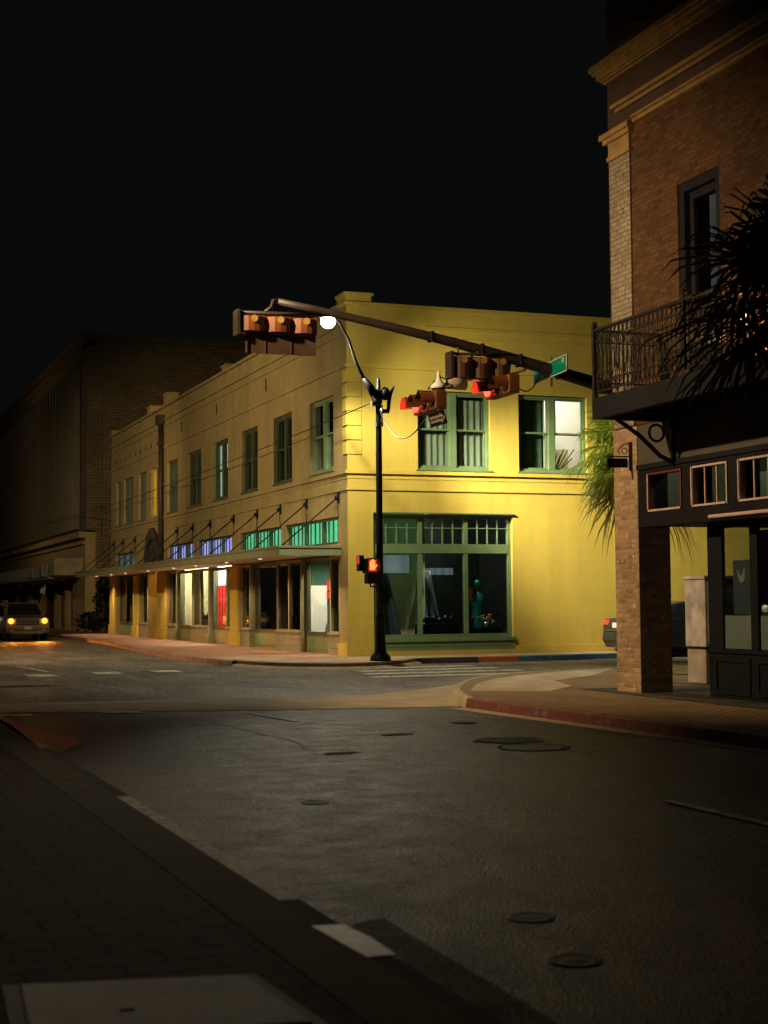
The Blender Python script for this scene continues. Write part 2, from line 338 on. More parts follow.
# ------------------------------------------------------------------ mesh builder
class MB:
    def __init__(s): s.v = []; s.f = []; s.sm = []
    def face(s, pts, smooth=False):
        b = len(s.v); s.v += [tuple(p) for p in pts]; s.f.append(list(range(b, b+len(pts)))); s.sm.append(smooth)
    def box(s, x0, x1, y0, y1, z0, z1, taper=0):
        b = len(s.v)
        t = taper
        s.v += [(x0, y0, z0), (x1, y0, z0), (x1, y1, z0), (x0, y1, z0), (x0+t, y0+t, z1), (x1-t, y0+t, z1), (x1-t, y1-t, z1), (x0+t, y1-t, z1)]
        for q in ((0, 3, 2, 1), (4, 5, 6, 7), (0, 1, 5, 4), (1, 2, 6, 5), (2, 3, 7, 6), (3, 0, 4, 7)):
            s.f.append([b+i for i in q]); s.sm.append(False)
        return s
    def pbox(s, pl, u0, u1, z0, z1, d0, d1):
        """box on a wall plane pl=('X'|'Y', position): d is depth into the wall (negative stands proud)"""
        a, p = pl
        if a == 'X': s.box(p+d0, p+d1, u0, u1, z0, z1)
        else: s.box(u0, u1, p+d0, p+d1, z0, z1)
        return s
    def tube(s, pts, r, n=8, caps=True, r1=None):
        pts = [Vector(p) for p in pts]; b = len(s.v); m = len(pts)
        up = None
        for i, p in enumerate(pts):
            d = (pts[min(i+1, m-1)] - pts[max(i-1, 0)]).normalized()
            if up is None:
                up = Vector((0, 0, 1)) if abs(d.z) < 0.9 else Vector((1, 0, 0))
            a = d.cross(up).normalized(); up2 = a.cross(d).normalized(); up = up2
            rr = r if r1 is None else r + (r1-r)*i/(m-1)
            if isinstance(r, (list, tuple)): rr = r[i]
            for k in range(n):
                t = 2*PI*k/n
                s.v.append(tuple(p + a*math.cos(t)*rr + up2*math.sin(t)*rr))
        for i in range(m-1):
            for k in range(n):
                k2 = (k+1) % n
                s.f.append([b+i*n+k, b+i*n+k2, b+(i+1)*n+k2, b+(i+1)*n+k]); s.sm.append(True)
        if caps:
            s.f.append([b+k for k in range(n)][::-1]); s.sm.append(False)
            s.f.append([b+(m-1)*n+k for k in range(n)]); s.sm.append(False)
        return s
    def lathe(s, c, prof, n=16, axis='Z'):
        """prof: (radius, height) pairs"""
        b = len(s.v); c = Vector(c)
        for r, h in prof:
            for k in range(n):
                t = 2*PI*k/n
                o = (r*math.cos(t), r*math.sin(t), h)
                if axis == 'X': o = (h, o[0], o[1])
                elif axis == 'Y': o = (o[0], h, o[1])
                s.v.append(tuple(c + Vector(o)))
        for i in range(len(prof)-1):
            for k in range(n):
                k2 = (k+1) % n
                s.f.append([b+i*n+k, b+i*n+k2, b+(i+1)*n+k2, b+(i+1)*n+k]); s.sm.append(True)
        s.f.append([b+k for k in range(n)][::-1]); s.sm.append(False)
        s.f.append([b+(len(prof)-1)*n+k for k in range(n)]); s.sm.append(False)
        return s
    def prism(s, poly, z0, z1):
        b = len(s.v); n = len(poly)
        s.v += [(x, y, z0) for x, y in poly] + [(x, y, z1) for x, y in poly]
        s.f.append([b+i for i in range(n)][::-1]); s.sm.append(False)
        s.f.append([b+n+i for i in range(n)]); s.sm.append(False)
        for i in range(n):
            j = (i+1) % n
            s.f.append([b+i, b+j, b+n+j, b+n+i]); s.sm.append(False)
        return s
    def extrude(s, poly3, vec):
        """closed 3-D polygon swept along vec"""
        b = len(s.v); n = len(poly3); vec = Vector(vec)
        s.v += [tuple(p) for p in poly3] + [tuple(Vector(p)+vec) for p in poly3]
        s.f.append([b+i for i in range(n)][::-1]); s.sm.append(False)
        s.f.append([b+n+i for i in range(n)]); s.sm.append(False)
        for i in range(n):
            j = (i+1) % n
            s.f.append([b+i, b+j, b+n+j, b+n+i]); s.sm.append(False)
        return s
    def ball(s, c, r, n=10, m=6, sz=(1, 1, 1)):
        prof = [(max(1e-4, math.sin(PI*i/m))*r, -math.cos(PI*i/m)*r) for i in range(m+1)]
        b = len(s.v); s.lathe((0, 0, 0), prof, n)
        for i in range(b, len(s.v)):
            x, y, z = s.v[i]; s.v[i] = (c[0]+x*sz[0], c[1]+y*sz[1], c[2]+z*sz[2])
        return s
    def rot(s, ang, piv, axis='Z', start=0):
        rm = Matrix.Rotation(ang, 3, axis); pv = Vector(piv)
        for i in range(start, len(s.v)): s.v[i] = tuple(rm @ (Vector(s.v[i])-pv) + pv)
        return s
    def build(s, name, mat, parent=None, bevel=0, fix=True, merge=False):
        o0 = Vector((0, 0, 0)); own = False
        if parent is not None: o0 = ORIG.get(parent.name, Vector((0, 0, 0)))
        me = bpy.data.meshes.new(name)
        me.from_pydata([tuple(Vector(p)-o0) for p in s.v], [], s.f)
        me.polygons.foreach_set('use_smooth', s.sm)
        if isinstance(mat, str): mat = M[mat]
        me.materials.append(mat)
        if fix:
            bm = bmesh.new(); bm.from_mesh(me)
            if merge: bmesh.ops.remove_doubles(bm, verts=bm.verts, dist=1e-4)
            bmesh.ops.recalc_face_normals(bm, faces=bm.faces); bm.to_mesh(me); bm.free()
        me.update()
        o = bpy.data.objects.new(name, me); COL.objects.link(o)
        if parent is not None:
            o.parent = parent
        ORIG[o.name] = o0
        if bevel:
            b = o.modifiers.new('bevel', 'BEVEL'); b.width = bevel; b.segments = 2; b.limit_method = 'ANGLE'
        return o

def tag(o, label=None, cat=None, group=None, kind=None):
    if label: o['label'] = label
    if cat: o['category'] = cat
    if group: o['group'] = group
    if kind: o['kind'] = kind
    return o

def thing(name, label, cat, loc=(0, 0, 0), group=None):
    o = bpy.data.objects.new(name, None); COL.objects.link(o); o.location = loc
    o.empty_display_size = 0.2
    ORIG[o.name] = Vector(loc)
    return tag(o, label, cat, group)

def copy_thing(src, delta, label=None, group=None, rot=0):
    def cp(o, parent):
        c = o.copy(); COL.objects.link(c); c.parent = parent
        ORIG[c.name] = ORIG.get(o.name, Vector((0, 0, 0)))
        for ch in list(o.children): cp(ch, c)
        return c
    r = cp(src, None); r.location = src.location + Vector(delta)
    if rot: r.rotation_euler.z += rot
    ORIG[r.name] = ORIG[src.name] + Vector(delta)
    if label: r['label'] = label
    if group: r['group'] = group
    return r

def structure(o): o['kind'] = 'structure'; return o

def text_mesh(txt, size, mat, name, parent, loc, rx, rz, extrude=0.003, align='CENTER'):
    cu = bpy.data.curves.new(name, 'FONT'); cu.body = txt; cu.size = size; cu.extrude = extrude
    cu.align_x = align; cu.align_y = 'CENTER'
    tmp = bpy.data.objects.new(name, cu); COL.objects.link(tmp)
    dg = bpy.context.evaluated_depsgraph_get(); dg.update()
    me = bpy.data.meshes.new_from_object(tmp.evaluated_get(dg))
    bpy.data.objects.remove(tmp)
    me.materials.clear(); me.materials.append(M[mat])
    mt = Matrix.Translation(Vector(loc) - ORIG.get(parent.name, Vector((0, 0, 0)))) @ (rz if isinstance(rz, Matrix) else Matrix.Rotation(rz, 4, 'Z') @ Matrix.Rotation(rx, 4, 'X'))
    me.transform(mt)
    o = bpy.data.objects.new(name, me); COL.objects.link(o); o.parent = parent
    ORIG[o.name] = ORIG.get(parent.name, Vector((0, 0, 0)))
    return o

def light(kind, name, loc, energy, color, aim=None, size=0.1, angle=None, blend=1.0, parent=None):
    ld = bpy.data.lights.new(name, kind); ld.energy = energy; ld.color = color
    if kind == 'AREA': ld.shape = 'DISK'; ld.size = size
    elif kind in ('POINT', 'SPOT'): ld.shadow_soft_size = size
    if kind == 'SPOT': ld.spot_size = R(angle); ld.spot_blend = blend
    o = bpy.data.objects.new(name, ld); COL.objects.link(o); o.location = loc
    if aim is not None:
        o.rotation_euler = (Vector(aim)-Vector(loc)).to_track_quat('-Z', 'Y').to_euler()
    if parent is not None:
        o.parent = parent; o.location = Vector(loc) - ORIG[parent.name]
    return o

# a wall with rectangular openings, clean faces only
def wall(mb, pl, u0, u1, z0, z1, th, holes=()):
    us = sorted({u0, u1, *[h[0] for h in holes], *[h[1] for h in holes]}); us = [u for u in us if u0 <= u <= u1]
    zs = sorted({z0, z1, *[h[2] for h in holes], *[h[3] for h in holes]}); zs = [z for z in zs if z0 <= z <= z1]
    def P(u, z, d): return (pl[1]+d, u, z) if pl[0] == 'X' else (u, pl[1]+d, z)
    def solid(i, j):
        if i < 0 or j < 0 or i >= len(us)-1 or j >= len(zs)-1: return False
        a, b = (us[i]+us[i+1])/2, (zs[j]+zs[j+1])/2
        return not any(h[0] < a < h[1] and h[2] < b < h[3] for h in holes)
    for i in range(len(us)-1):
        for j in range(len(zs)-1):
            if not solid(i, j): continue
            a, b, c, d = us[i], us[i+1], zs[j], zs[j+1]
            mb.face([P(a, c, 0), P(b, c, 0), P(b, d, 0), P(a, d, 0)])
            mb.face([P(a, c, th), P(b, c, th), P(b, d, th), P(a, d, th)])
            if not solid(i-1, j): mb.face([P(a, c, 0), P(a, d, 0), P(a, d, th), P(a, c, th)])
            if not solid(i+1, j): mb.face([P(b, c, 0), P(b, d, 0), P(b, d, th), P(b, c, th)])
            if not solid(i, j-1): mb.face([P(a, c, 0), P(b, c, 0), P(b, c, th), P(a, c, th)])
            if not solid(i, j+1): mb.face([P(a, d, 0), P(b, d, 0), P(b, d, th), P(a, d, th)])

def frame(mb, pl, u0, u1, z0, z1, w, d0, d1):
    mb.pbox(pl, u0, u0+w, z0, z1, d0, d1); mb.pbox(pl, u1-w, u1, z0, z1, d0, d1)
    mb.pbox(pl, u0+w, u1-w, z1-w, z1, d0, d1); mb.pbox(pl, u0+w, u1-w, z0, z0+w, d0, d1)

def wavy(pl, u0, u1, z0, z1, d, amp=0.03, per_m=7, seg=10):
    mb = MB(); n = max(8, int((u1-u0)*per_m*seg/1.6)); ph = random.random()*6
    def P(u, z, dd): return (pl[1]+dd, u, z) if pl[0] == 'X' else (u, pl[1]+dd, z)
    last = None
    for i in range(n+1):
        u = u0+(u1-u0)*i/n
        q = d+amp*math.sin(u*per_m*2*PI+ph+0.8*math.sin(u*3.1))
        cur = (u, q)
        if last:
            for e in (0, 0.006):
                mb.face([P(last[0], z0, last[1]+e), P(cur[0], z0, cur[1]+e), P(cur[0], z1, cur[1]+e), P(last[0], z1, last[1]+e)], True)
        last = cur
    return mb

# ------------------------------------------------------------------ camera, world
yaw = math.atan(567/1520.); pitch = math.atan((606-0.008*567-512)/1520.); roll = math.atan(0.008)
fw = Vector((math.sin(yaw)*math.cos(pitch), math.cos(yaw)*math.cos(pitch), math.sin(pitch)))
rt = Vector((math.cos(yaw), -math.sin(yaw), 0)); up = rt.cross(fw)
r2 = rt*math.cos(roll)-up*math.sin(roll); u2 = rt*math.sin(roll)+up*math.cos(roll)
cam = bpy.data.cameras.new('camera'); cam.sensor_fit = 'VERTICAL'; cam.sensor_height = 36; cam.lens = 36*1520/1024.
cam.clip_end = 2000; cam.clip_start = 0.05
co = bpy.data.objects.new('camera', cam); COL.objects.link(co)
co.matrix_world = Matrix.Translation((0, 0, 1.65)) @ Matrix((r2, u2, -fw)).transposed().to_4x4()
S.camera = co
cam.dof.use_dof = True; cam.dof.focus_distance = 38; cam.dof.aperture_fstop = 2.8

w = bpy.data.worlds.new('World'); S.world = w; w.use_nodes = True
nt = w.node_tree; nt.nodes.clear()
out = nt.nodes.new('ShaderNodeOutputWorld'); bg = nt.nodes.new('ShaderNodeBackground'); sky = nt.nodes.new('ShaderNodeTexSky')
sky.sky_type = 'NISHITA'; sky.sun_disc = False; sky.sun_elevation = R(-4); sky.sun_rotation = R(200)
bg2 = nt.nodes.new('ShaderNodeBackground'); bg2.inputs[0].default_value = (0.85, 1.0, 0.98, 1); bg2.inputs[1].default_value = 0.0029
bg.inputs[1].default_value = 0.0004
ad = nt.nodes.new('ShaderNodeAddShader')
link(nt, sky.outputs[0], bg.inputs[0]); link(nt, bg.outputs[0], ad.inputs[0]); link(nt, bg2.outputs[0], ad.inputs[1]); link(nt, ad.outputs[0], out.inputs[0])
S.view_settings.view_transform = 'Standard'; S.view_settings.look = 'None'; S.view_settings.exposure = 0; S.view_settings.gamma = 1
S.cycles.use_denoising = True; S.cycles.max_bounces = 8; S.cycles.transparent_max_bounces = 24
S.cycles.sample_clamp_indirect = 3; S.cycles.caustics_reflective = False; S.cycles.caustics_refractive = False

# ------------------------------------------------------------------ ground
mb = MB(); mb.face([(-400, -200, 0), (600, -200, 0), (600, 900, 0), (-400, 900, 0)])
structure(mb.build('road', 'asphalt'))
def sheet(name, poly, z, mat):
    mb = MB(); mb.face([(x, y, z) for x, y in poly]); return structure(mb.build(name, mat))
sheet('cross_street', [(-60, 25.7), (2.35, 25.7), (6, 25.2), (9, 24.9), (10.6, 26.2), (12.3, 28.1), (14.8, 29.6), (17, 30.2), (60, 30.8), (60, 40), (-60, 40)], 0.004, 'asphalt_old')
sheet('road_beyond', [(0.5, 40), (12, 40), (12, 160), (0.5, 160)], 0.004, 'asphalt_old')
# concrete crosswalk band with the valley gutter wrapping the corner
sheet('crosswalk_band', [(2.1, 23.9), (3, 23.75), (6, 22.65), (8, 22.2), (9.42, 21.95), (10.02, 23.45), (10.95, 25.5), (12.0, 27.2), (13.3, 28.55), (15, 29.5), (14.9, 29.8), (12.9, 28.8), (11.0, 26.9), (9.2, 25.3), (6, 25.7), (2.1, 26.1)], 0.008, 'concrete')
def strip(poly, name='road_marking', mat='white_line', z=0.013):
    return sheet(name, poly, z, mat)
strip([(2.5, 23.5), (3.0, 23.3), (3.05, 22.95), (2.55, 23.1)])
strip([(4.0, 23.45), (4.6, 23.22), (4.62, 22.75), (4.05, 22.98)], z=0.012)
strip([(4.55, 36.3), (5.2, 36.3), (5.2, 35.1), (4.55, 35.1)])
strip([(6.15, 36.7), (6.75, 36.7), (6.75, 35.6), (6.15, 35.6)])
strip([(7.6, 36.9), (8.25, 36.9), (8.25, 35.9), (7.6, 35.9)])
strip([(4.95, 41.5), (5.1, 41.5), (5.35, 37.5), (5.2, 37.5)])
for y in (30.9, 32.3, 33.7, 35.1):
    strip([(11.3+0.25*(y-30.9), y), (15.6, y+0.1), (15.6, y+0.62), (11.3+0.25*(y-30.9), y+0.52)])
strip([(6.0, 22.0), (6.12, 22.0), (6.3, 20.2), (6.18, 20.2)], mat='white_faint')
strip([(6.47, 10.95), (6.57, 10.95), (6.55, 6.5), (6.45, 6.5)], mat='white_faint')
sheet('tar_and_shade_patch', [(2.78, 7.5), (2.6, 7.45), (2.5, 7.3), (2.38, 6.7), (2.37, 4.0), (2.75, 4.0), (2.72, 5.4), (2.75, 6.6)], 0.009, 'asphalt_tar_and_shade')  # shade along the kerb, painted as a darker sheet
sheet('lit_kerb_patch', [(2.16, 6.80), (2.31, 6.77), (2.335, 6.45), (2.32, 6.12), (2.19, 6.12)], 0.157, 'kerb_pale')  # light on the kerb top, painted as a paler sheet
def ragged(cx, cy, rx, ry, n=14):
    return [(cx+rx*math.cos(2*PI*i/n)*random.uniform(.6, 1.15), cy+ry*math.sin(2*PI*i/n)*random.uniform(.6, 1.15)) for i in range(n)]
for cx, cy, rx, ry in ((6.75, 17.7, 0.28, 0.14), (7.7, 16.4, 0.5, 0.5), (5.4, 15.8, 0.30, 0.10), (3.9, 31.2, 0.8, 0.5), (8.2, 19.0, 0.25, 0.2)):
    sheet('tar_and_shade_patch', ragged(cx, cy, rx, ry), 0.011, 'asphalt_tar_and_shade')
def crack(pts, wd=0.012):
    mb = MB(); P = []
    for i in range(len(pts)-1):
        for k in range(7):
            t = k/7; P.append((pts[i][0]+(pts[i+1][0]-pts[i][0])*t+random.gauss(0, .025), pts[i][1]+(pts[i+1][1]-pts[i][1])*t+random.gauss(0, .05)))
    for i in range(len(P)-1):
        a, b = P[i], P[i+1]; w0 = wd*random.uniform(.4, 1.3)
        mb.face([(a[0]-w0, a[1], 0.0045), (b[0]-w0, b[1], 0.0045), (b[0]+w0, b[1], 0.0045), (a[0]+w0, a[1], 0.0045)])
    structure(mb.build('road_crack', 'asphalt_tar_and_shade'))
crack([(5.1, 21.5), (5.3, 17), (4.9, 15)], 0.006); crack([(6.3, 20), (7.2, 18.6), (8.9, 18.0)], 0.012); crack([(7.9, 20.5), (7.6, 15.9), (7.9, 13)], 0.006)

def smooth_poly(pts, n=4):
    """chord-length spline through an open polyline"""
    P = [Vector(p) for p in pts]; out = []; m = len(P)
    L = [max(1e-6, (P[i+1]-P[i]).length) for i in range(m-1)]
    T = []
    for i in range(m):
        if i == 0: T.append((P[1]-P[0])/L[0])
        elif i == m-1: T.append((P[-1]-P[-2])/L[-1])
        else:
            a, b = (P[i]-P[i-1])/L[i-1], (P[i+1]-P[i])/L[i]
            T.append((a*L[i]+b*L[i-1])/(L[i]+L[i-1]))
    for i in range(m-1):
        for k in range(n):
            t = k/n; h = L[i]
            q = P[i]*(2*t**3-3*t*t+1)+T[i]*h*(t**3-2*t*t+t)+P[i+1]*(3*t*t-2*t**3)+T[i+1]*h*(t**3-t*t)
            out.append((q.x, q.y))
    out.append(tuple(pts[-1])); return out
def offset(line, d):
    res = []
    for i, p in enumerate(line):
        a = Vector(line[max(i-1, 0)]); b = Vector(line[min(i+1, len(line)-1)])
        t = (b-a).normalized(); nrm = Vector((-t.y, t.x))
        res.append((p[0]+nrm.x*d, p[1]+nrm.y*d))
    return res
def kerb(line, side, wd, h, mat, name='kerb'):
    """stone kerb along a polyline with a slight battered face and joints"""
    other = offset(line, side*wd)
    face_off = offset(line, side*0.03)
    mb = MB()
    for i in range(len(line)-1):
        a, b = line[i], line[i+1]; c, d = other[i], other[i+1]; e, f = face_off[i], face_off[i+1]
        mb.face([(*a, 0), (*b, 0), (*f, h-0.02), (*e, h-0.02)])
        e2 = ((e[0]*2+c[0]*0.3)/2.3, (e[1]*2+c[1]*0.3)/2.3); f2 = ((f[0]*2+d[0]*0.3)/2.3, (f[1]*2+d[1]*0.3)/2.3)
        mb.face([(*e, h-0.02), (*f, h-0.02), (*f2, h), (*e2, h)])
        mb.face([(*e2, h), (*f2, h), (*d, h), (*c, h)])
    return structure(mb.build(name, mat))
# right near corner
kr = smooth_poly([(9.75, -20), (9.74, 14.2), (9.6, 17.45), (9.39, 21.66)], 5)
kc = smooth_poly([(9.39, 21.66), (9.95, 23.5), (10.87, 25.5), (11.9, 27.2), (13.17, 28.6), (15, 29.5), (16.7, 29.95), (24, 30.2), (60, 30.5)], 5)
full = kr + kc[1:]
mb = MB(); inner = offset(full, -0.15)
mb.prism(inner + [(60, -20)], -0.05, 0.15)
structure(mb.build('sidewalk_near', 'paver'))
kerb(kr, -1, 0.15, 0.152, 'kerb_red'); kerb(kc, -1, 0.15, 0.152, 'concrete', 'kerb_corner')
mb = MB()
for k in range(6): pass
# concrete corner landing and edging course by the building
sheet('corner_landing', [(10.2, 23.3), (11.2, 25.3), (12.4, 27.0), (14.6, 28.8), (16.2, 29.3), (14.4, 26.9), (12.9, 25.6), (12.4, 23.9), (11.3, 22.6)], 0.154, 'concrete')
sheet('building_edging', [(12.0, 23.0), (12.0, 10), (12.9, 10), (12.9, 20.0), (15.2, 22.3), (15.2, 23.0)], 0.158, 'concrete_dk')
kg = offset(kr, 0.28)
mb = MB()
for i in range(len(kr)-1): mb.face([(*kr[i], 0.006), (*kr[i+1], 0.006), (*kg[i+1], 0.006), (*kg[i], 0.006)])
structure(mb.build('gutter', 'concrete'))
# left near sidewalk
kl = [(2.35, y) for y in (-20, 4, 6.7)] ; kl2 = [(2.35, 7.45), (2.35, 11.7)]; kl3 = [(2.35, 11.7), (2.35, 16)]
kl4 = smooth_poly([(2.35, 16), (2.35, 21.5), (2.1, 23.3), (1.2, 24.6), (-1, 25.5), (-30, 25.6)], 5)
mb = MB(); mb.prism([(-30, -20), (2.2, -20), (2.2, 21.4), (1.95, 23.2), (1.1, 24.45), (-1, 25.35), (-30, 25.4)], -0.05, 0.15)
structure(mb.build('sidewalk_left', 'paver_dark'))
kerb([(2.35, -20), (2.35, 6.7)], 1, 0.15, 0.152, 'concrete_dk'); kerb([(2.35, 6.7), (2.35, 7.45)], 1, 0.15, 0.152, 'concrete_dk')
kerb([(2.35, 7.45), (2.35, 11.9)], 1, 0.15, 0.153, 'kerb_stone'); kerb([(2.35, 11.9), (2.35, 16.2)], 1, 0.15, 0.152, 'concrete_dk')
kerb([(2.35, 16.2)] + kl4[1:], 1, 0.15, 0.153, 'kerb_red_and_glow')
sheet('kerb_edging', [(2.2, -20), (2.2, 21.3), (1.86, 21.3), (1.86, -20)], 0.154, 'edging')
sheet('red_glow_apron', [(2.36, 16.6), (2.36, 21.4), (2.15, 23.2), (2.6, 23.2), (2.7, 20.2), (2.75, 17.5), (3.3, 17.9), (3.5, 18.9), (3.05, 19.8), (2.9, 18.2)][:4] + [(2.68, 20.0), (3.0, 19.1), (2.95, 18.2), (2.6, 17.3)], 0.007, 'kerb_red_and_glow')  # red glow beside the kerb, put into the colour along with red paint
# yellow building's sidewalk
ky_line = [(60, 38.1), (21, 37.8), (19.0, 37.45), (16.6, 37.35), (14.9, 37.2), (14.2, 36.3), (13.2, 35.4), (12.0, 35.2), (10.8, 36.2), (10.1, 38.5), (9.9, 41.1), (10.0, 48.4), (10.9, 62.7), (11.1, 75), (11.3, 140)]
ky = smooth_poly(ky_line, 4)
mb = MB(); mb.prism(offset(ky, -0.15) + [(60, 140)], -0.05, 0.15)
structure(mb.build('sidewalk_far', 'paver_pink'))
i1 = 4*1; i2 = 4*2+2; i3 = 4*4; i4 = 4*9
kerb(ky[:i2+1], -1, 0.15, 0.152, 'kerb_blue'); kerb(ky[i2:4*3+1], -1, 0.15, 0.152, 'kerb_red_and_glow')
kerb(ky[4*3:i3+1], -1, 0.15, 0.152, 'concrete_dk'); kerb(ky[i3:i4+1], -1, 0.15, 0.06, 'concrete', 'kerb_ramp'); kerb(ky[i4:], -1, 0.15, 0.152, 'kerb_red_far')
sheet('concrete_apron', [(22, 37.95), (14.9, 37.5), (13.0, 35.6), (11.0, 36.4), (10.3, 38.6), (10.15, 41.0), (11.0, 41.0), (12.2, 38.0), (13.7, 39.0), (30, 39.4), (30, 38.1)], 0.155, 'concrete')
# utility lid in the left sidewalk
lid = thing('utility_cover', 'pale concrete utility cover set in the dark brick sidewalk', 'utility cover', (1.2, 5.75, 0.15))
mb = MB(); mb.prism([(0.70, 5.35), (1.66, 5.20), (1.61, 5.95), (0.76, 6.14)], 0.15, 0.175); mb.build('cover_slab', 'lid_plate', lid, 0.008)
mb = MB(); mb.prism([(0.64, 5.29), (1.72, 5.13), (1.67, 6.01), (0.70, 6.20)], 0.148, 0.160); mb.build('cover_frame', 'lid_metal', lid)
mb = MB(); mb.tube([(1.05, 5.6, 0.176), (1.10, 5.59, 0.176)], 0.006, 6); mb.build('lift_handle', 'lid_metal', lid)
def cover(name, label, cat, x, y, r, group=None):
    t = thing(name, label, cat, (x, y, 0), group)
    mb = MB(); mb.lathe((x, y, 0), [(r*1.08, 0), (r*1.16, 0.006), (r*1.02, 0.008), (r*1.02, 0.002)], 32); mb.build('cover_ring', 'asphalt_tar_and_shade' if r > 0.2 else 'asphalt', t)
    mb = MB(); mb.lathe((x, y, 0), [(r, 0.0), (r, 0.005), (r*0.85, 0.006), (r*0.8, 0.004), (r*0.5, 0.004), (r*0.45, 0.006), (0.001, 0.006)], 32); mb.build('cover_plate', 'lid_metal', t)
cover('manhole_cover', 'large round iron manhole cover in the lane near the red kerb', 'manhole cover', 7.55, 15.5, 0.36)
cover('valve_cover', 'dark round valve cover in the near road, the farther of two', 'valve cover', 3.5, 7.25, 0.11)
cover('valve_cover', 'dark round valve cover in the near road, the closer of two', 'valve cover', 3.27, 6.32, 0.11)
cover('valve_cover', 'small grey valve cover alone in the middle of the lane', 'valve cover', 3.86, 12.03, 0.10)

# ------------------------------------------------------------------ yellow corner building
CX, CY, YE, XE, ZT = 13.694, 39.589, 75.6, 36.0, 9.72
PX, PY = ('X', CX), ('Y', CY)
yb = thing('corner_building', 'two storey yellow painted brick corner building with green frames and long canopy', 'building', (CX, CY, 0.15))
UW = [(40.78, 42.98), (44.80, 46.80), (48.70, 50.70), (52.61, 54.75), (56.67, 58.9), (60.69, 62.67), (64.72, 66.0), (67.06, 68.72), (70.04, 72.25), (72.9, 74.2)]
WZ = (5.42, 7.54)
side_holes = [(a, b, *WZ) for a, b in UW]
GREEN2, GREEN1, PUR2, PUR1, BLUE = (40.4, 45.5), (46.0, 50.95), (52.12, 57.3), (57.95, 62.57), (69.64, 74.3)
side_holes += [(a, b, 3.28, 4.05) for a, b in (GREEN2, GREEN1, PUR2, PUR1, BLUE)]
side_holes += [(40.35, 50.96, 0.10, 3.0), (52.12, 62.57, 0.10, 3.0), (64.40, 66.55, 0.10, 3.0), (66.75, 68.6, 0.10, 3.0), (69.64, 74.18, 0.10, 3.0)]
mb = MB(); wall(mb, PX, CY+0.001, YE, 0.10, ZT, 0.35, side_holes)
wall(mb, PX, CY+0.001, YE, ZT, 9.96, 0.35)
sw = mb.build('side_wall', 'yellow_shaded', yb); sw['label'] = 'long yellow side wall, coloured duller for its shade, with tall upper windows'
FW = [(15.80, 18.04), (18.94, 21.16)]
front_holes = [(a, b, 5.37, 7.60) for a, b in FW] + [(14.447, 18.70, 0.42, 4.10)]
mb = MB(); wall(mb, PY, CX+0.001, XE, 0.10, 9.96, 0.345, front_holes)
mb.box(CX+0.36, XE, YE-0.3, YE, 0.1, 9.9); mb.box(XE-0.3, XE, CY+0.36, YE-0.31, 0.1, 9.9)
mb.build('front_wall', 'yellow', yb)
# copings, cornice and string courses (front then side)
mb = MB()
mb.box(CX-0.10, XE, CY-0.10, CY+0.5, 9.90, 9.99)
mb.box(CX-0.04, CX+0.72, CY-0.045, CY+0.7, 9.99, 10.18); mb.box(CX-0.08, CX+0.78, CY-0.085, CY+0.75, 10.18, 10.26)
mb.build('coping', 'yellow_trim', yb)
mb = MB(); mb.box(CX-0.12, CX+0.5, CY+0.5, YE+0.05, 9.90, 9.99)
for y, zt in ((52.5, 10.12), (62.4, 10.4), (65.8, 10.25), (74.9, 10.15)):
    mb.box(CX-0.06, CX+0.4, y, y+0.7, 9.99, zt); mb.box(CX-0.1, CX+0.44, y-0.04, y+0.74, zt, zt+0.07)
mb.build('coping', 'yellow_shaded', yb)
mb = MB(); ms = MB()
for z0, z1, d in ((8.16, 8.24, 0.05), (8.24, 8.29, 0.02), (5.20, 5.30, 0.06), (5.06, 5.11, 0.015), (4.74, 4.81, 0.035), (9.36, 9.42, 0.08), (9.10, 9.15, 0.05)):
    if z0 > 9: mb.box(16.0 if z0 > 9.3 else 17.1, XE, CY-d, CY-0.002, z0, z1)
    else: mb.box(CX-d, XE, CY-d, CY-0.002, z0, z1)
    ms.box(CX-d, CX-0.002, CY-0.0, YE, z0, z1)
mb.build('string_course', 'yellow_trim', yb); ms.build('string_course', 'yellow_shaded', yb)
mb = MB()
for k in range(6):
    z = 5.70+k*0.402
    mb.box(CX-0.03, CX+0.42, CY-0.03, CY-0.001, z+0.03, z+0.375)
    mb.box(CX-0.03, CX-0.001, CY-0.001, CY+0.32, z+0.03, z+0.375)
mb.build('quoin', 'yellow', yb, 0.01)
mb = MB(); mb.box(18.75, XE, CY-0.05, CY-0.001, 0.12, 0.36); mb.box(14.44, 18.75, CY-0.05, CY-0.001, 0.12, 0.27); mb.box(CX-0.05, 14.40, CY-0.05, CY-0.001, 0.12, 0.36); mb.box(CX-0.05, CX-0.001, CY, CY+0.75, 0.12, 0.5)
mb.build('plinth', 'yellow_trim', yb)
mb = MB(); mb.box(CX+0.36, XE-0.31, CY+0.36, YE-0.31, 9.3, 9.4); mb.build('roof', 'roof', yb)
mb = MB(); mb.box(CX+0.36, XE-0.31, CY+0.36, YE-0.31, 4.35, 4.6); mb.box(CX+0.36, XE-0.31, CY+0.36, YE-0.31, 0.10, 0.2); mb.build('floor_slab', 'floor_in', yb)

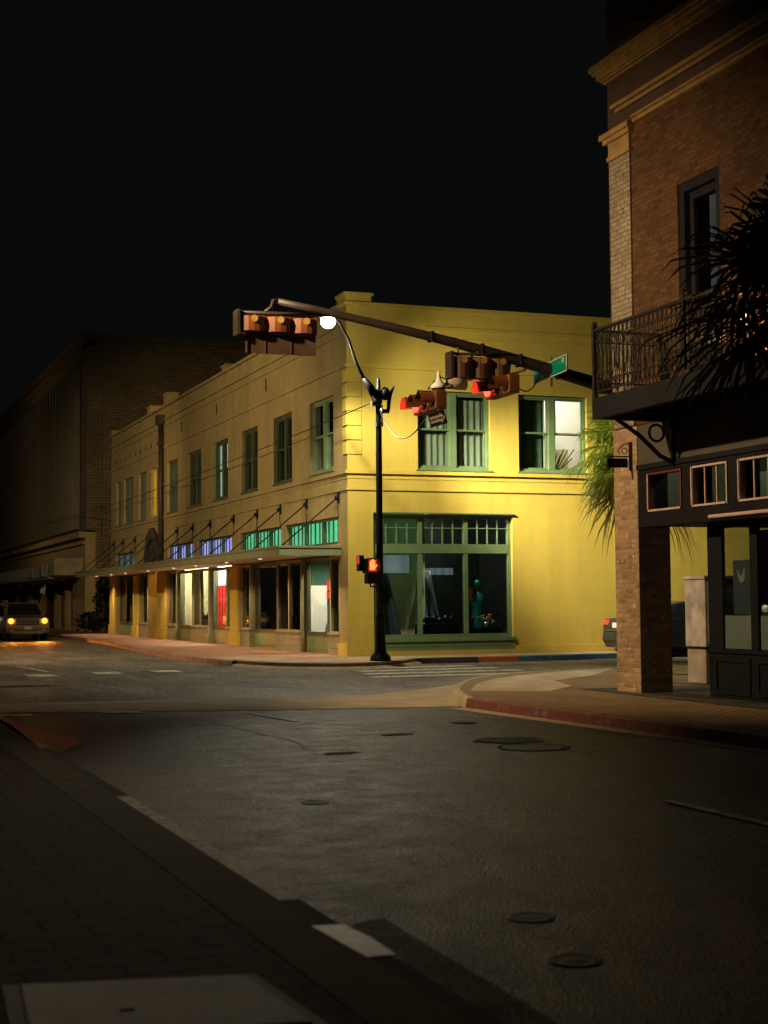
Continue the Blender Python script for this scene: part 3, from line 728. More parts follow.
def dh_window(pl, u0, u1, z0, z1, fmat, wide=True, rail=None, blind=None, gl='glass'):
    """pair of double-hung sashes in a timber frame set into the wall"""
    zr = rail or z0+(z1-z0)*0.5
    mb = MB(); D0, D1 = 0.10, 0.22
    frame(mb, pl, u0+0.002, u1-0.002, z0+0.002, z1-0.002, 0.075, D0, D1)
    cells = []
    if wide:
        c = (u0+u1)/2; mb.pbox(pl, c-0.10, c+0.10, z0+0.077, z1-0.077, D0-0.01, D1)
        spans = [(u0+0.075, c-0.10), (c+0.10, u1-0.075)]
    else: spans = [(u0+0.075, u1-0.075)]
    for a, b in spans:
        frame(mb, pl, a, b, zr, z1-0.075, 0.05, D0+0.03, D1-0.02)
        frame(mb, pl, a, b, z0+0.075, zr+0.04, 0.055, D0+0.075, D1+0.02)
        cells.append((a, b))
    mb.pbox(pl, u0-0.05, u1+0.05, z0-0.05, z0-0.001, -0.05, 0.2)
    o = mb.build('window', fmat, yb)
    g = MB()
    for a, b in cells: g.pbox(pl, a+0.05, b-0.05, zr+0.03, z1-0.12, D0+0.06, D0+0.066); g.pbox(pl, a+0.055, b-0.055, z0+0.12, zr, D0+0.10, D0+0.106)
    g.build('pane', gl, o)
    return o, cells
def backbox(pl, u0, u1, z0, z1, depth, mat, parent, name='dark_room'):
    """the room behind an opening: five inside faces"""
    mb = MB(); d0 = 0.36
    mb.pbox(pl, u0-0.4, u1+0.4, z0-0.3, z1+0.3, d0+depth, d0+depth+0.05)
    mb.pbox(pl, u0-0.45, u0-0.4, z0-0.3, z1+0.3, d0, d0+depth); mb.pbox(pl, u1+0.4, u1+0.45, z0-0.3, z1+0.3, d0, d0+depth)
    mb.pbox(pl, u0-0.4, u1+0.4, z1+0.3, z1+0.35, d0, d0+depth); mb.pbox(pl, u0-0.4, u1+0.4, z0-0.35, z0-0.3, d0, d0+depth)
    return mb.build(name, mat, parent)

blinds = {0: None, 3: 'glow_teal', 7: 'glow_dimgreen', 9: 'glow_dimgreen'}
for i, (a, b) in enumerate(UW):
    if i == 6: continue
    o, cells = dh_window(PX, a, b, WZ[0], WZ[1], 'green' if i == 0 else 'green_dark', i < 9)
    backbox(PX, a, b, WZ[0], WZ[1], 1.5, 'dark', o)
    if i == 0:
        wavy(PX, a+0.1, a+0.8, 5.5, 7.45, 0.32, 0.02, 6).build('curtain', 'curtain_dk', o)
    if i in (1, 2):   # a reflection low in the glass, painted as a thin glowing slit
        for (c0, c1) in cells:
            mb = MB(); mb.pbox(PX, c0+0.30, c0+0.46, 5.5, 6.0, 0.25, 0.26); mb.build('reflection_slit', 'glow_pale', o)
        wavy(PX, a+0.1, a+0.65, 5.5, 7.45, 0.31, 0.02, 6).build('curtain', 'blind_grey', o)
    if i == 3:
        mb = MB(); mb.pbox(PX, a+1.0, b-0.05, 5.45, 7.45, 0.25, 0.26); mb.build('blind', 'glow_teal', o)
    if i in (7, 9):
        mb = MB(); mb.pbox(PX, a+0.1, b-0.1, 5.45, 7.45, 0.25, 0.26); mb.build('blind', 'glow_dimgreen', o)
    if i in (5, 8, 4):
        wavy(PX, a+0.1, b-0.1, 6.4, 7.45, 0.33, 0.01, 5).build('blind', 'blind_grey', o)
# the narrow amber-lit opening
mb = MB(); a, b = UW[6]; frame(mb, PX, a+0.002, b-0.002, WZ[0]+0.002, WZ[1]-0.002, 0.08, 0.12, 0.24); aw = mb.build('window', 'yellow_trim', yb)
mb = MB(); mb.pbox(PX, a+0.08, b-0.08, WZ[0]+0.08, WZ[1]-0.08, 0.25, 0.27); mb.build('amber_panel', 'glow_amber', aw)
# front windows
o, cells = dh_window(PY, *FW[0], 5.37, 7.60, 'green')
for a, b in cells:
    wavy(PY, a+0.02, b-0.02, 5.45, 7.40 if a > 17 else 7.5, 0.30, 0.022, 5).build('curtain', 'curtain', o)
o, cells = dh_window(PY, *FW[1], 5.37, 7.60, 'green')
wavy(PY, cells[0][0]+0.02, cells[0][1]-0.12, 5.45, 7.5, 0.34, 0.01, 4).build('curtain', 'curtain_dk', o)
ow = o
mb = MB(); mb.box(19.95, 22.6, CY+3.2, CY+3.3, 4.62, 8.6); mb.box(19.9, 19.95, CY+0.36, CY+3.3, 4.62, 8.6); mb.box(22.6, 22.65, CY+0.36, CY+3.3, 4.62, 8.6); mb.box(19.9, 22.65, CY+0.36, CY+3.3, 8.6, 8.65)
room = mb.build('lit_room', 'roomwhite', yb)
mb = MB(); mb.box(20.9, 21.5, CY+1.9, CY+3.0, 4.62, 6.25); mb.build('cupboard', 'roomwall', room)
mb = MB()
mb.ball((20.35, CY+0.75, 5.45), 0.12)
for k in range(9): mb.tube([(20.3+0.03*k, CY+0.75, 5.4), (20.2+0.11*k+random.uniform(-.05, .05), CY+0.7, 5.75+random.uniform(0, .4))], 0.018, 5)
mb.build('pot_plant', 'curtain_dk', room)
light('POINT', 'room_light', (21.0, CY+1.6, 8.2), 190, (1, 0.95, 0.85), size=0.25)
mb = MB(); mb.box(FW[1][0]-.3, 19.88, CY+1.0, CY+1.05, 4.62, 8.6); mb.build('dark_room', 'dark', ow)

# big front storefront
mb = MB(); pl = PY; U0, U1 = 14.447, 18.70
frame(mb, pl, U0+0.002, U1-0.002, 0.62, 4.07, 0.10, 0.12, 0.26)
mb.pbox(pl, U0+0.1, U1-0.1, 3.0, 3.26, 0.10, 0.24)
for u in (15.885, 17.285): mb.pbox(pl, u-0.06, u+0.06, 0.72, 3.0, 0.11, 0.25); mb.pbox(pl, u-0.06, u+0.06, 3.26, 3.97, 0.11, 0.25)
mb.pbox(pl, U0-0.0+0.002, U1+0.04, 0.52, 0.62, -0.06, 0.24)
mb.pbox(pl, U0+0.002, U1+0.05, 4.10, 4.135, -0.06, -0.002)
sf = mb.build('storefront', 'green', yb)
for a, b in ((14.55, 15.82), (15.95, 17.22), (17.35, 18.60)):
    mb = MB(); n = 4
    for k in range(1, n): u = a+(b-a)*k/n; mb.pbox(pl, u-0.012, u+0.012, 3.26, 3.97, 0.13, 0.19)
    mb.pbox(pl, a, b, 3.70, 3.725, 0.132, 0.188); mb.build('glazing_bar', 'green', sf)
    mb = MB(); mb.pbox(pl, a, b, 0.72, 3.0, 0.17, 0.178); mb.pbox(pl, a, b, 3.26, 3.97, 0.20, 0.208); mb.build('pane', 'glass_dark', sf)
mb = MB()
for z0, z1 in ((0.27, 0.37), (0.385, 0.49)): mb.pbox(pl, U0+0.003, U1+0.03, z0, z1, -0.03, 0.24)
mb.pbox(pl, U0+0.003, U1-0.003, 0.2, 0.53, 0.0, 0.2)
mb.build('bulkhead', 'green', sf)
# front shop room
mb = MB(); mb.box(16.2, 19.6, 43.98, 44.03, 0.2, 4.34); mb.box(19.6, 19.7, CY+0.36, 44.03, 0.2, 4.34); mb.build('shop_wall', 'shopback', yb)
light('SPOT', 'display_fill', (16.75, CY+0.6, 3.9), 520, (0.85, 0.95, 1.0), aim=(16.45, CY+1.0, 1.2), size=0.03, angle=34)  # added beams to brighten the cloth and the gown, no fixtures
light('SPOT', 'display_fill', (17.8, CY+0.45, 3.9), 220, (0.8, 1.0, 0.95), aim=(18.0, CY+1.0, 1.0), size=0.03, angle=40)
light('POINT', 'shop_light', (17.2, CY+3.2, 3.9), 34, (0.75, 0.9, 1.0), size=0.15)

# ---- side shopfronts
def shopbay(segs):
    for s in segs:
        kind, a, b = s[0], s[1], s[2]
        if kind == 'box':        # display window standing at the wall line on a boarded base
            d = 0.02; mb = MB()
            frame(mb, PX, a, b, 0.72, 2.95, 0.09, d, d+0.12)
            n = s[3]
            for k in range(1, n): u = a+(b-a)*k/n; mb.pbox(PX, u-0.05, u+0.05, 0.81, 2.86, d, d+0.12)
            mb.box(CX+d+0.13, CX+0.34, a, a+0.06, 0.72, 2.95); mb.box(CX+d+0.13, CX+0.34, b-0.06, b, 0.72, 2.95)
            o = mb.build('storefront', 'wood', yb)
            mb = MB()
            for k in range(3): mb.box(CX-0.02+0.005*k, CX+0.3, a-0.02, b+0.02, 0.15+k*0.19, 0.15+k*0.19+0.18)
            mb.box(CX-0.05, CX+0.3, a-0.03, b+0.03, 0.722, 0.77)
            mb.build('bulkhead', 'wood', o)
            mb = MB(); mb.pbox(PX, a+0.09, b-0.09, 0.81, 2.86, d+0.05, d+0.057); mb.build('pane', 'glass_dark', o)
        elif kind == 'rec':      # set-back window on a green panel
            d = 0.16; mb = MB()
            frame(mb, PX, a, b, 0.66, 2.95, 0.11, d, d+0.12)
            o = mb.build('storefront', 'green_dark', yb)
            mb = MB(); mb.box(CX+d+0.02, CX+d+0.10, a, b, 0.15, 0.66); mb.box(CX+d, CX+d+0.02, a+0.1, b-0.1, 0.25, 0.58); mb.build('bulkhead', 'green', o)
            mb = MB(); mb.pbox(PX, a+0.11, b-0.11, 0.77, 2.84, d+0.05, d+0.057); mb.build('pane', 'glass', o)
        elif kind == 'post':
            mb = MB(); mb.box(CX+0.05, CX+0.7, a, b, 0.15, 2.95); mb.build('door_panel', s[3], yb)
shopbay([('box', 40.36, 41.25, 1), ('rec', 41.3, 43.95), ('box', 44.0, 46.6, 2), ('rec', 46.65, 49.75), ('box', 49.8, 50.95, 1),
         ('box', 52.13, 53.0, 1), ('rec', 53.05, 55.5), ('box', 55.55, 58.3, 2), ('rec', 58.35, 61.0), ('box', 61.05, 62.56, 1),
         ('box', 66.76, 68.59, 1), ('rec', 69.65, 74.17)])
# pilasters of the shopfront line (wall thickness already there): small capitals and bases
for a, b in ((50.96, 52.12), (62.57, 64.40), (68.6, 69.64), (74.18, 75.6)):
    mb = MB(); mb.box(CX-0.09, CX-0.002, a+0.06, b-0.06, 0.15, 2.94); mb.box(CX-0.14, CX-0.002, a, b, 0.15, 0.62)
    mb.build('pillar', 'yellow', yb, 0.01)
# lit rooms behind the glass: cross walls seen at a slant from the street
mb = MB(); mb.box(16.2, 16.3, 40.4, 62.6, 0.2, 4.34)
for y in (51.5, 57.0, 61.04): mb.box(14.06, 16.2, y, y+0.06, 0.2, 4.34)
mb.build('shop_partition', 'roomwall', yb)
mb = MB(); mb.box(14.06, 16.2, 49.82, 49.88, 0.2, 4.3); mb.box(16.1, 16.19, 46.68, 51.4, 0.2, 4.3); mb.box(16.1, 16.19, 44.03, 46.6, 0.2, 4.3); mb.box(14.9, 15.0, 69.3, 74.5, 0.2, 4.3); mb.build('dark_partition', 'dark', yb)
mb = MB(); mb.box(14.06, 16.2, 43.98, 44.03, 0.2, 4.3); mb.build('green_partition', 'roomgreen', yb)
mb = MB(); mb.box(14.0, 14.52, 43.93, 43.975, 0.7, 2.15); mb.build('white_panel', 'roomwhite', yb)
mb = MB(); mb.box(14.06, 16.2, 55.55, 55.6, 0.2, 4.3); mb.build('white_partition', 'roomwhite', yb)
light('SPOT', 'shop_light', (14.5, 41.7, 3.9), 1150, (1, 0.88, 0.62), aim=(14.28, 43.9, 1.3), size=0.05, angle=52)
light('POINT', 'shop_light', (14.9, 59.6, 3.0), 620, (1, 0.86, 0.58), size=0.2)
light('POINT', 'shop_light', (14.9, 54.2, 3.0), 620, (1, 0.85, 0.65), size=0.2)
light('POINT', 'shop_light', (14.9, 47.6, 3.4), 14, (0.9, 1.0, 0.8), size=0.2)
wavy(('Y', 55.45), 14.02, 14.75, 0.75, 2.3, 0.0, 0.025, 8).build('red_curtain', 'red_curtain', yb, merge=True)
mb = MB(); mb.box(14.52, 14.70, 43.93, 43.97, 2.0, 2.3); mb.box(14.50, 14.85, 43.93, 43.97, 1.75, 1.95); mb.build('red_sign', m_emit('red_neon_sign', (1, 0.05, 0.05), 1.6), yb)
# a red paper star shape glimpsed in the dark pane
mb = MB(); mb.ball((15.2, 48.4, 2.25), 0.2, 8, 6, (0.3, 1, 1.3)); mb.tube([(15.2, 48.4, 2.5), (15.2, 48.4, 3.6)], 0.01, 5)
tag(mb.build('paper_lantern', m_plain('red_paper', (0.35, 0.03, 0.02), 0.7, bmp=0)), 'dim red paper lantern hanging behind the dark shop window', 'lantern')
# goods on the display floors
def display(name, label, cat, x, y0, y1, z0, n, mat='black_goods'):
    t = thing(name, label, cat, (x, (y0+y1)/2, z0))
    mb = MB(); mb.box(x-0.22, x+0.22, y0, y1, z0, z0+0.34); mb.build('counter', 'black_goods', t, 0.01)
    mb = MB()
    for k in range(n):
        y = y0+0.12+(y1-y0-0.24)*k/(n-1); h = random.uniform(0.14, 0.26)
        mb.lathe((x-0.05, y, z0+0.34), [(0.05, 0), (0.055, h*0.6), (0.02, h*0.75), (0.02, h)], 8)
    mb.build('bottles', mat, t)['kind'] = 'stuff'
display('bottle_display', 'black counter lined with dark bottles in the nearest side shop window', 'display', 14.68, 41.45, 43.85, 0.66, 11)
display('bottle_display', 'black counter with dark bottles in front of the cream lit shop wall', 'display', 14.70, 58.5, 60.9, 0.66, 8)
display('bottle_display', 'black counter below the red curtain in the shop window', 'display', 14.70, 53.2, 55.3, 0.66, 6)
display('bottle_display', 'dark counter with bottles inside the darkest side window', 'display', 14.70, 47.0, 49.5, 0.66, 7)
# transoms above the canopy
def transom(a, b, n, glow, fmat):
    mb = MB(); z0, z1 = 3.28, 4.05
    frame(mb, PX, a+0.003, b-0.003, z0+0.003, z1-0.003, 0.07, 0.10, 0.2)
    for k in range(1, n): u = a+(b-a)*k/n; mb.pbox(PX, u-0.075, u+0.075, z0+0.07, z1-0.07, 0.10, 0.2)
    o = mb.build('transom', fmat, yb)
    for k in range(n):
        u0 = a+(b-a)*k/n; u1 = a+(b-a)*(k+1)/n
        for j in range(1, 4):
            u = u0+(u1-u0)*j/4; mb = MB(); mb.pbox(PX, u-0.014, u+0.014, z0+0.07, z1-0.07, 0.13, 0.17); mb.build('glazing_bar', fmat, o)
    mb = MB(); mb.pbox(PX, a+0.05, b-0.05, z0+0.04, z1-0.04, 0.205, 0.22); mb.build('blind', glow, o)
    mb = MB(); mb.pbox(PX, a+0.06, b-0.06, z0+0.06, z1-0.06, 0.172, 0.178); mb.build('pane', 'glass', o)
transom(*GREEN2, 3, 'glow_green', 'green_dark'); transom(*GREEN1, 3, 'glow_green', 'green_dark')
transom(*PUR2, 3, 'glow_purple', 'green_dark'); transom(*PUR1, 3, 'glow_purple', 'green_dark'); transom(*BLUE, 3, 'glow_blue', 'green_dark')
# arched entry
mb = MB(); n = 14
def arc(r, k): t = PI*k/n; return (65.5+r*math.cos(t), 3.15+r*1.15*math.sin(t))
for k in range(n):
    a0, a1, b0, b1 = arc(1.15, k), arc(1.15, k+1), arc(1.55, k), arc(1.55, k+1)
    mb.extrude([(CX-0.12, a0[0], a0[1]), (CX-0.12, a1[0], a1[1]), (CX-0.12, b1[0], b1[1]), (CX-0.12, b0[0], b0[1])], (0.117, 0, 0))
ar = mb.build('arch_surround', 'rust_metal', yb)
mb = MB(); mb.extrude([(CX-0.02, *arc(1.14, k)) for k in range(n+1)], (0.015, 0, 0)); mb.build('fanlight', 'dark', ar)
mb = MB(); mb.box(CX+0.36, 16.0, 66.56, 66.74, 0.15, 3.4); mb.box(CX+0.36, 16.0, 64.2, 64.39, 0.15, 3.4); mb.box(15.9, 16, 64.4, 66.55, 0.15, 3.4); mb.box(CX+0.36, 16.0, 64.2, 66.74, 3.4, 3.45); mb.build('entry_passage', 'yellow', yb)
light('POINT', 'entry_light', (14.6, 65.3, 3.2), 40, (1, 0.62, 0.2), size=0.1)
# downspout
mb = MB(); mb.tube([(CX-0.14, 63.3, 9.2), (CX-0.14, 63.3, 3.3)], 0.11, 10); mb.box(CX-0.32, CX-0.003, 63.05, 63.55, 9.2, 9.6)
for z in (5.2, 6.8, 8.4): mb.box(CX-0.26, CX-0.003, 63.16, 63.44, z, z+0.05)
mb.build('downspout', 'rust_metal', yb)
# small wall vents and tie plates high on the side wall
mb = MB()
for y in (47.6, 54.2, 59.9): mb.pbox(PX, y, y+0.12, 8.55, 8.95, -0.012, -0.002)
for k in range(9): y = 64.6+k*1.2; mb.pbox(PX, y, y+0.12, 8.45, 8.65, -0.012, -0.002)
mb.build('wall_vent', 'dark', yb)
# canopy
KX = 11.936; KY0, KY1 = 40.17, 75.2
mb = MB(); mb.box(KX, CX-0.003, KY0, KY1, 2.99, 3.16)
mb.build('canopy', 'soffit', yb)
can = yb.children[-1]
mb = MB(); mb.box(KX-0.05, KX-0.002, KY0-0.05, KY1+0.05, 2.94, 3.21); mb.box(KX-0.002, CX-0.003, KY0-0.05, KY0-0.002, 2.94, 3.21); mb.box(KX-0.08, KX-0.052, KY0-0.08, KY1+0.08, 3.15, 3.21); mb.box(KX-0.052, CX-0.003, KY0-0.08, KY0-0.052, 3.15, 3.21)
mb.build('fascia', 'fascia', can)
for y in (40.3, 43.25, 46.0, 48.7, 51.75, 55.1, 57.9, 60.6, 63.95, 66.4, 69.3, 72.2, 74.6):
    mb = MB(); mb.tube([(CX-0.06, y, 4.56), (KX+0.08, y, 3.22)], 0.022, 6); mb.box(CX-0.05, CX-0.003, y-0.06, y+0.06, 4.42, 4.72)
    mb.ball((CX-0.08, y, 4.56), 0.07, 8, 5); mb.tube([(CX-0.06, y, 4.56), (CX-0.02, y+0.02, 4.0)], 0.012, 5); mb.build('tie_rod', 'blk', can)
for k, y in enumerate((41.2, 45.1, 49.2, 53.6, 57.2, 62.0, 66.9, 70.4, 74.3)):
    mb = MB(); mb.lathe((12.75, y, 2.972), [(0.05, 0), (0.06, 0.02)], 12); mb.build('downlight', 'down', can)
    light('SPOT', 'downlight_beam', (12.75, y, 2.96), 340, (1, 0.66, 0.42), aim=(13.1, y, 0), size=0.05, angle=115, blend=0.8)

# front window contents
t = thing('mannequin', 'dress form in a glittering teal gown in the front window', 'mannequin', (18.02, CY+1.0, 0.2))
mb = MB(); mb.lathe((18.02, CY+1.0, 0.2), [(0.34, 0.2), (0.30, 0.5), (0.2, 0.95), (0.15, 1.15), (0.2, 1.4), (0.19, 1.6), (0.06, 1.72)], 16); mb.build('gown', 'gloss_teal', t)
mb = MB(); mb.lathe((18.02, CY+1.0, 0.2), [(0.05, 1.68), (0.05, 1.78), (0.09, 1.85), (0.10, 1.95), (0.06, 2.05), (0.001, 2.07)], 12); mb.build('head', 'gloss_teal', t)
mb = MB(); mb.lathe((18.02, CY+1.0, 0.2), [(0.2, 0), (0.2, 0.03), (0.02, 0.05), (0.02, 0.25)], 12); mb.build('stand', 'blk', t)
t = thing('framed_picture', 'small tan framed picture leaning before the teal gown', 'picture', (17.55, CY+0.55, 1.5))
mb = MB(); frame(mb, ('Y', CY+0.5), 17.52, 17.80, 1.62, 2.05, 0.04, 0, 0.03); mb.build('frame', 'brass', t)
mb = MB(); mb.pbox(('Y', CY+0.5), 17.55, 17.77, 1.65, 2.02, 0.012, 0.02); mb.build('picture_sheet', m_plain('tan_print', (0.3, 0.16, 0.05), 0.7, var=0.6, nscale=12), t)
mb = MB(); mb.tube([(17.66, CY+0.51, 2.04), (17.66, CY+0.51, 3.2)], 0.006, 5); mb.build('hanging_wire', 'blk', t)
def drape(name, label, x, w, mat, z1=2.5):
    t = thing(name, label, 'drapery', (x, CY+0.9, 0.2))
    mb = MB(); n, m = 14, 10
    for i in range(n):
        for j in range(m):
            def P(i, j):
                u = i/n; v = j/m
                return (x-w/2+w*u*(0.45+0.55*(1-v)), CY+0.9+0.12*math.sin(u*11+v*2)+0.25*(1-v)*u, 0.3+(z1-0.3)*v)
            mb.face([P(i, j), P(i+1, j), P(i+1, j+1), P(i, j+1)], True)
    o = mb.build('cloth', mat, t, merge=True); so = o.modifiers.new('thick', 'SOLIDIFY'); so.thickness = 0.01
    mb = MB(); mb.tube([(x-w/2, CY+0.95, z1+0.02), (x-w/2+w*0.5, CY+0.95, z1+0.02)], 0.015, 6); mb.build('rail', 'galv', t)
drape('draped_cloth', 'grey blue cloth draped beside the lamp post in the front window', 15.25, 1.0, 'blue_drape')
drape('draped_cloth', 'shiny silver cloth hung in the middle front window', 16.55, 0.9, 'silver_drape')
t = thing('shop_table', 'black table of dark pots low in the middle front window', 'table', (16.7, CY+0.6, 0.2))
mb = MB(); mb.box(15.98, 17.15, CY+0.42, CY+0.85, 0.2, 1.0); mb.build('table_top', 'black_goods', t, 0.02)
mb = MB()
for k in range(6): mb.ball((16.08+k*0.19, CY+0.6, 1.08+random.uniform(0, .06)), 0.1, 8, 6, (1, 1, 1.2))
mb.build('pot', 'black_goods', t)
t = thing('flower_arrangement', 'colourful flowers and red pot low in the front window corner', 'flowers', (18.0, CY+0.6, 0.2))
mb = MB(); mb.box(17.4, 18.55, CY+0.45, CY+0.9, 0.2, 0.85); mb.build('plinth', 'black_goods', t)
mb = MB(); mb.lathe((17.6, CY+0.6, 0.85), [(0.1, 0), (0.14, 0.3), (0.15, 0.32)], 12); mb.build('pot', 'pot', t)
mb = MB()
for k in range(26): mb.ball((18.1+random.gauss(0, .16), CY+0.6+random.gauss(0, .06), 1.1+random.gauss(0, .09)), 0.035, 6, 4)
mb.build('flowers', m_plain('mixed_flowers', (0.5, 0.25, 0.1), 0.6, var=0.9, nscale=15), t)['kind'] = 'stuff'
mb = MB(); mb.lathe((18.1, CY+0.6, 0.85), [(0.08, 0), (0.1, 0.18), (0.06, 0.2)], 12); mb.build('vase', 'silver_drape', t)
mb = MB(); mb.box(14.75, 15.7, CY+0.5, CY+0.55, 2.45, 2.95); tag(mb.build('banner', m_striped_glow('backlit_paper', (0.28, 0.36, 0.36), 0.8, 1.2)), 'pale backlit paper panel high behind the left front window pane', 'banner')
mb = MB(); mb.box(16.55, 17.6, CY+1.8, CY+1.84, 2.42, 2.62); tag(mb.build('strip_light', m_striped_glow('dim_strip', (0.22, 0.3, 0.3), 0.7, 4)), 'dim row of lit panels deep behind the middle front window', 'light')
# ------------------------------------------------------------------ far fluted building
FX, FY = 13.44, 81.9
fb = thing('fluted_building', 'tall dark block with ribbed upper facade and brick end wall down the street', 'building', (FX, FY, 0.15))
mb = MB(); mb.box(FX+0.6, 50, FY, 140, 0.1, 15.9); mb.build('brick_body', 'brick_far', fb)
mb = MB(); mb.box(FX+0.05, FX+0.598, FY-0.05, 140, 5.6, 15.6); mb.box(FX+0.55, FX+0.85, FY-0.12, FY-0.002, 0.12, 15.9); mb.build('upper_wall', 'brick_far', fb)
mb = MB()
k = 0; y = FY+2.2
while y < 138:
    mb.box(FX-0.28, FX+0.048, y, y+0.42, 5.75, 14.6); y += 1.15
mb.build('fin', 'flute', fb)
mb = MB(); mb.box(FX-0.35, FX+0.598, FY-0.06, 140, 14.7, 15.2); mb.box(FX-0.5, FX+0.598, FY-0.1, 140, 15.2, 15.4); mb.box(FX-0.3, 49.9, FY-0.08, 140, 15.92, 16.25); mb.build('cornice', 'brick_far', fb)
mb = MB(); mb.box(FX, FX+0.598, FY-0.04, FY+4.2, 0.12, 5.2); mb.box(FX, FX+0.598, FY+4.2, 140, 4.0, 5.2)
for y in (88.5, 92.2, 98.5, 105, 112): mb.box(FX, FX+0.598, y, y+0.9, 0.12, 4.0)
mb.build('lower_wall', 'plaster_far', fb)
mb = MB(); mb.box(FX-0.35, FX+0.598, FY-0.1, 140, 5.2, 5.5); mb.box(FX-0.15, FX-0.002, FY, 140, 4.85, 4.95); mb.build('ledge', 'plaster_far', fb)
mb = MB(); mb.box(FX+0.4, FX+0.597, FY+4.2, 139, 0.12, 3.99); mb.build('shopfront', 'dark', fb)
mb = MB()
for y0, y1 in ((86.3, 88.3), (89.6, 92.0), (93.3, 98.3), (99.6, 104.8)):
    frame(mb, ('X', FX), y0+0.1, y1-0.1, 0.3, 3.9, 0.12, 0.25, 0.39); mb.pbox(('X', FX), y0+0.2, y1-0.2, 2.5, 2.6, 0.26, 0.38)
mb.build('shop_frame', 'rust_metal', fb)
mb = MB(); mb.box(FX-1.55, FX-0.01, FY-0.0+0.6, 84.6, 3.2, 4.1); mb.build('awning_end', 'wood', fb)
mb = MB(); mb.box(FX-1.6, FX-0.01, 84.62, 125, 3.05, 3.16); mb.box(FX-1.62, FX-1.58, 84.62, 125, 3.16, 3.8)
for k in range(80): y = 84.7+k*0.5; mb.box(FX-1.66, FX-1.622, y, y+0.2, 3.17, 3.8)
mb.build('tin_awning', 'tin', fb)
mb = MB(); mb.box(FX-1.7, FX-1.665, 86.0, 87.6, 3.2, 3.78); mb.box(FX-1.7, FX-1.665, 90.2, 92.6, 3.2, 3.78); mb.build('awning_sheet', 'galv', fb)
light('POINT', 'distant_fill', (4.0, 96, 8.5), 420, (1, 0.72, 0.36), size=0.3)  # added light to brighten the far building, no lamp stands here
# flag-like bracket sign beneath awning
t = thing('hanging_banner', 'pale pennant hanging under the tin awning of the ribbed building', 'banner', (FX-1.2, 90.5, 2.6))
mb = MB(); mb.extrude([(FX-1.0, 89.6, 2.85), (FX-1.0, 91.8, 2.55), (FX-1.0, 92.2, 2.35), (FX-1.0, 90.2, 2.2)], (0.03, 0, 0)); mb.build('pennant', 'white', t)
mb = MB(); mb.tube([(FX-1.0, 89.6, 2.86), (FX-1.0, 89.6, 3.05)], 0.02, 6); mb.tube([(FX-1.0, 92.0, 2.5), (FX-1.0, 92.0, 3.05)], 0.02, 6); mb.build('hanger', 'blk', t)

# alley shrub and small plants
def leafy(name, label, cat, x, y, z, h, r, n, mat='shrub', group=None, base_r=0.7):
    t = thing(name, label, cat, (x, y, z), group)
    mb = MB(); mb.tube([(x, y, z), (x+0.03, y, z+h*0.45), (x-0.02, y+0.02, z+h*0.85)], [0.08, 0.05, 0.015], 6); mb.build('trunk', 'bark', t)
    mb = MB()
    for k in range(n):
        v = random.random()**0.8
        rr = r*(base_r+(1-base_r)*math.sin(PI*min(1, v*1.1)))*(1-v**4*0.8)*math.sqrt(random.random())*(0.8+0.4*math.sin(v*23+k % 3))
        a = random.random()*2*PI
        c = Vector((x+rr*math.cos(a), y+rr*math.sin(a), z+0.1+v*h))
        d = Vector((math.cos(a), math.sin(a), random.uniform(-.2, 1))).normalized(); e = d.cross(Vector((random.random(), random.random(), random.random()))).normalized()
        L = random.uniform(0.1, 0.22); W = L*0.3
        mb.face([c, c+d*L*0.5+e*W, c+d*L, c+d*L*0.5-e*W])
    o = mb.build('crown', mat, t, fix=False)
    return t
leafy('cypress_shrub', 'tall narrow dark cypress in the alley beside the yellow building', 'tree', 13.95, 79.2, 0.15, 2.9, 0.5, 1500)
leafy('bush', 'low dark bush at the foot of the alley brick wall', 'bush', 13.3, 80.4, 0.15, 0.9, 0.6, 500)
leafy('bush', 'low ragged bush beside the far end of the yellow building', 'bush', 14.6, 77.4, 0.15, 0.7, 0.6, 420)

# ------------------------------------------------------------------ brick building on the right
BX, BY = 12.35, 22.2
bb = thing('brick_building', 'brown brick corner building with balcony level, ochre cornices and black shopfront', 'building', (BX, BY, 0.15))
PB = ('X', BX)
mb = MB(); wall(mb, PB, 2.0, BY, 4.45, 9.45, 0.4, [(18.90, 20.06, 4.76, 8.02), (14.4, 15.6, 4.76, 8.02)])
mb.box(BX+0.41, 30, BY-0.35, BY, 4.45, 11.6); mb.box(BX+0.41, 30, 2.0, 2.3, 0.15, 11.6)
mb.build('brick_wall', 'bbrick', bb)
mb = MB(); mb.box(BX+0.41, 30, 2.3, BY-0.36, 11.0, 11.1); mb.build('roof', 'roof', bb)
mb = MB(); mb.box(BX-0.035, BX-0.002, 21.45, 22.12, 4.45, 8.95); mb.build('pilaster', 'pilaster', bb, 0.008)
mb = MB(); mb.box(BX-0.07, BX-0.002, 21.40, 22.14, 8.95, 9.02); mb.box(BX-0.05, BX-0.002, 21.43, 22.12, 9.02, 9.25); mb.box(BX-0.10, BX-0.002, 21.36, 22.22, 9.25, 9.33); mb.box(BX-0.14, BX-0.002, 21.32, 22.28, 9.33, 9.42)
mb.build('capital', 'cornice', bb, 0.006)
mb = MB(); mb.box(BX, BX+0.4, 2.0, BY, 9.45, 10.3); mb.box(BX+0.02, BX+0.4, 2.0, BY-0.02, 10.62, 11.75); mb.box(BX-0.02, BX-0.001, 2, 18.3, 10.0, 10.28)
mb.box(BX+0.0, BX+0.019, 20.9, BY-0.02, 10.63, 11.7)
mb.build('parapet', 'frieze', bb)
mb = MB()
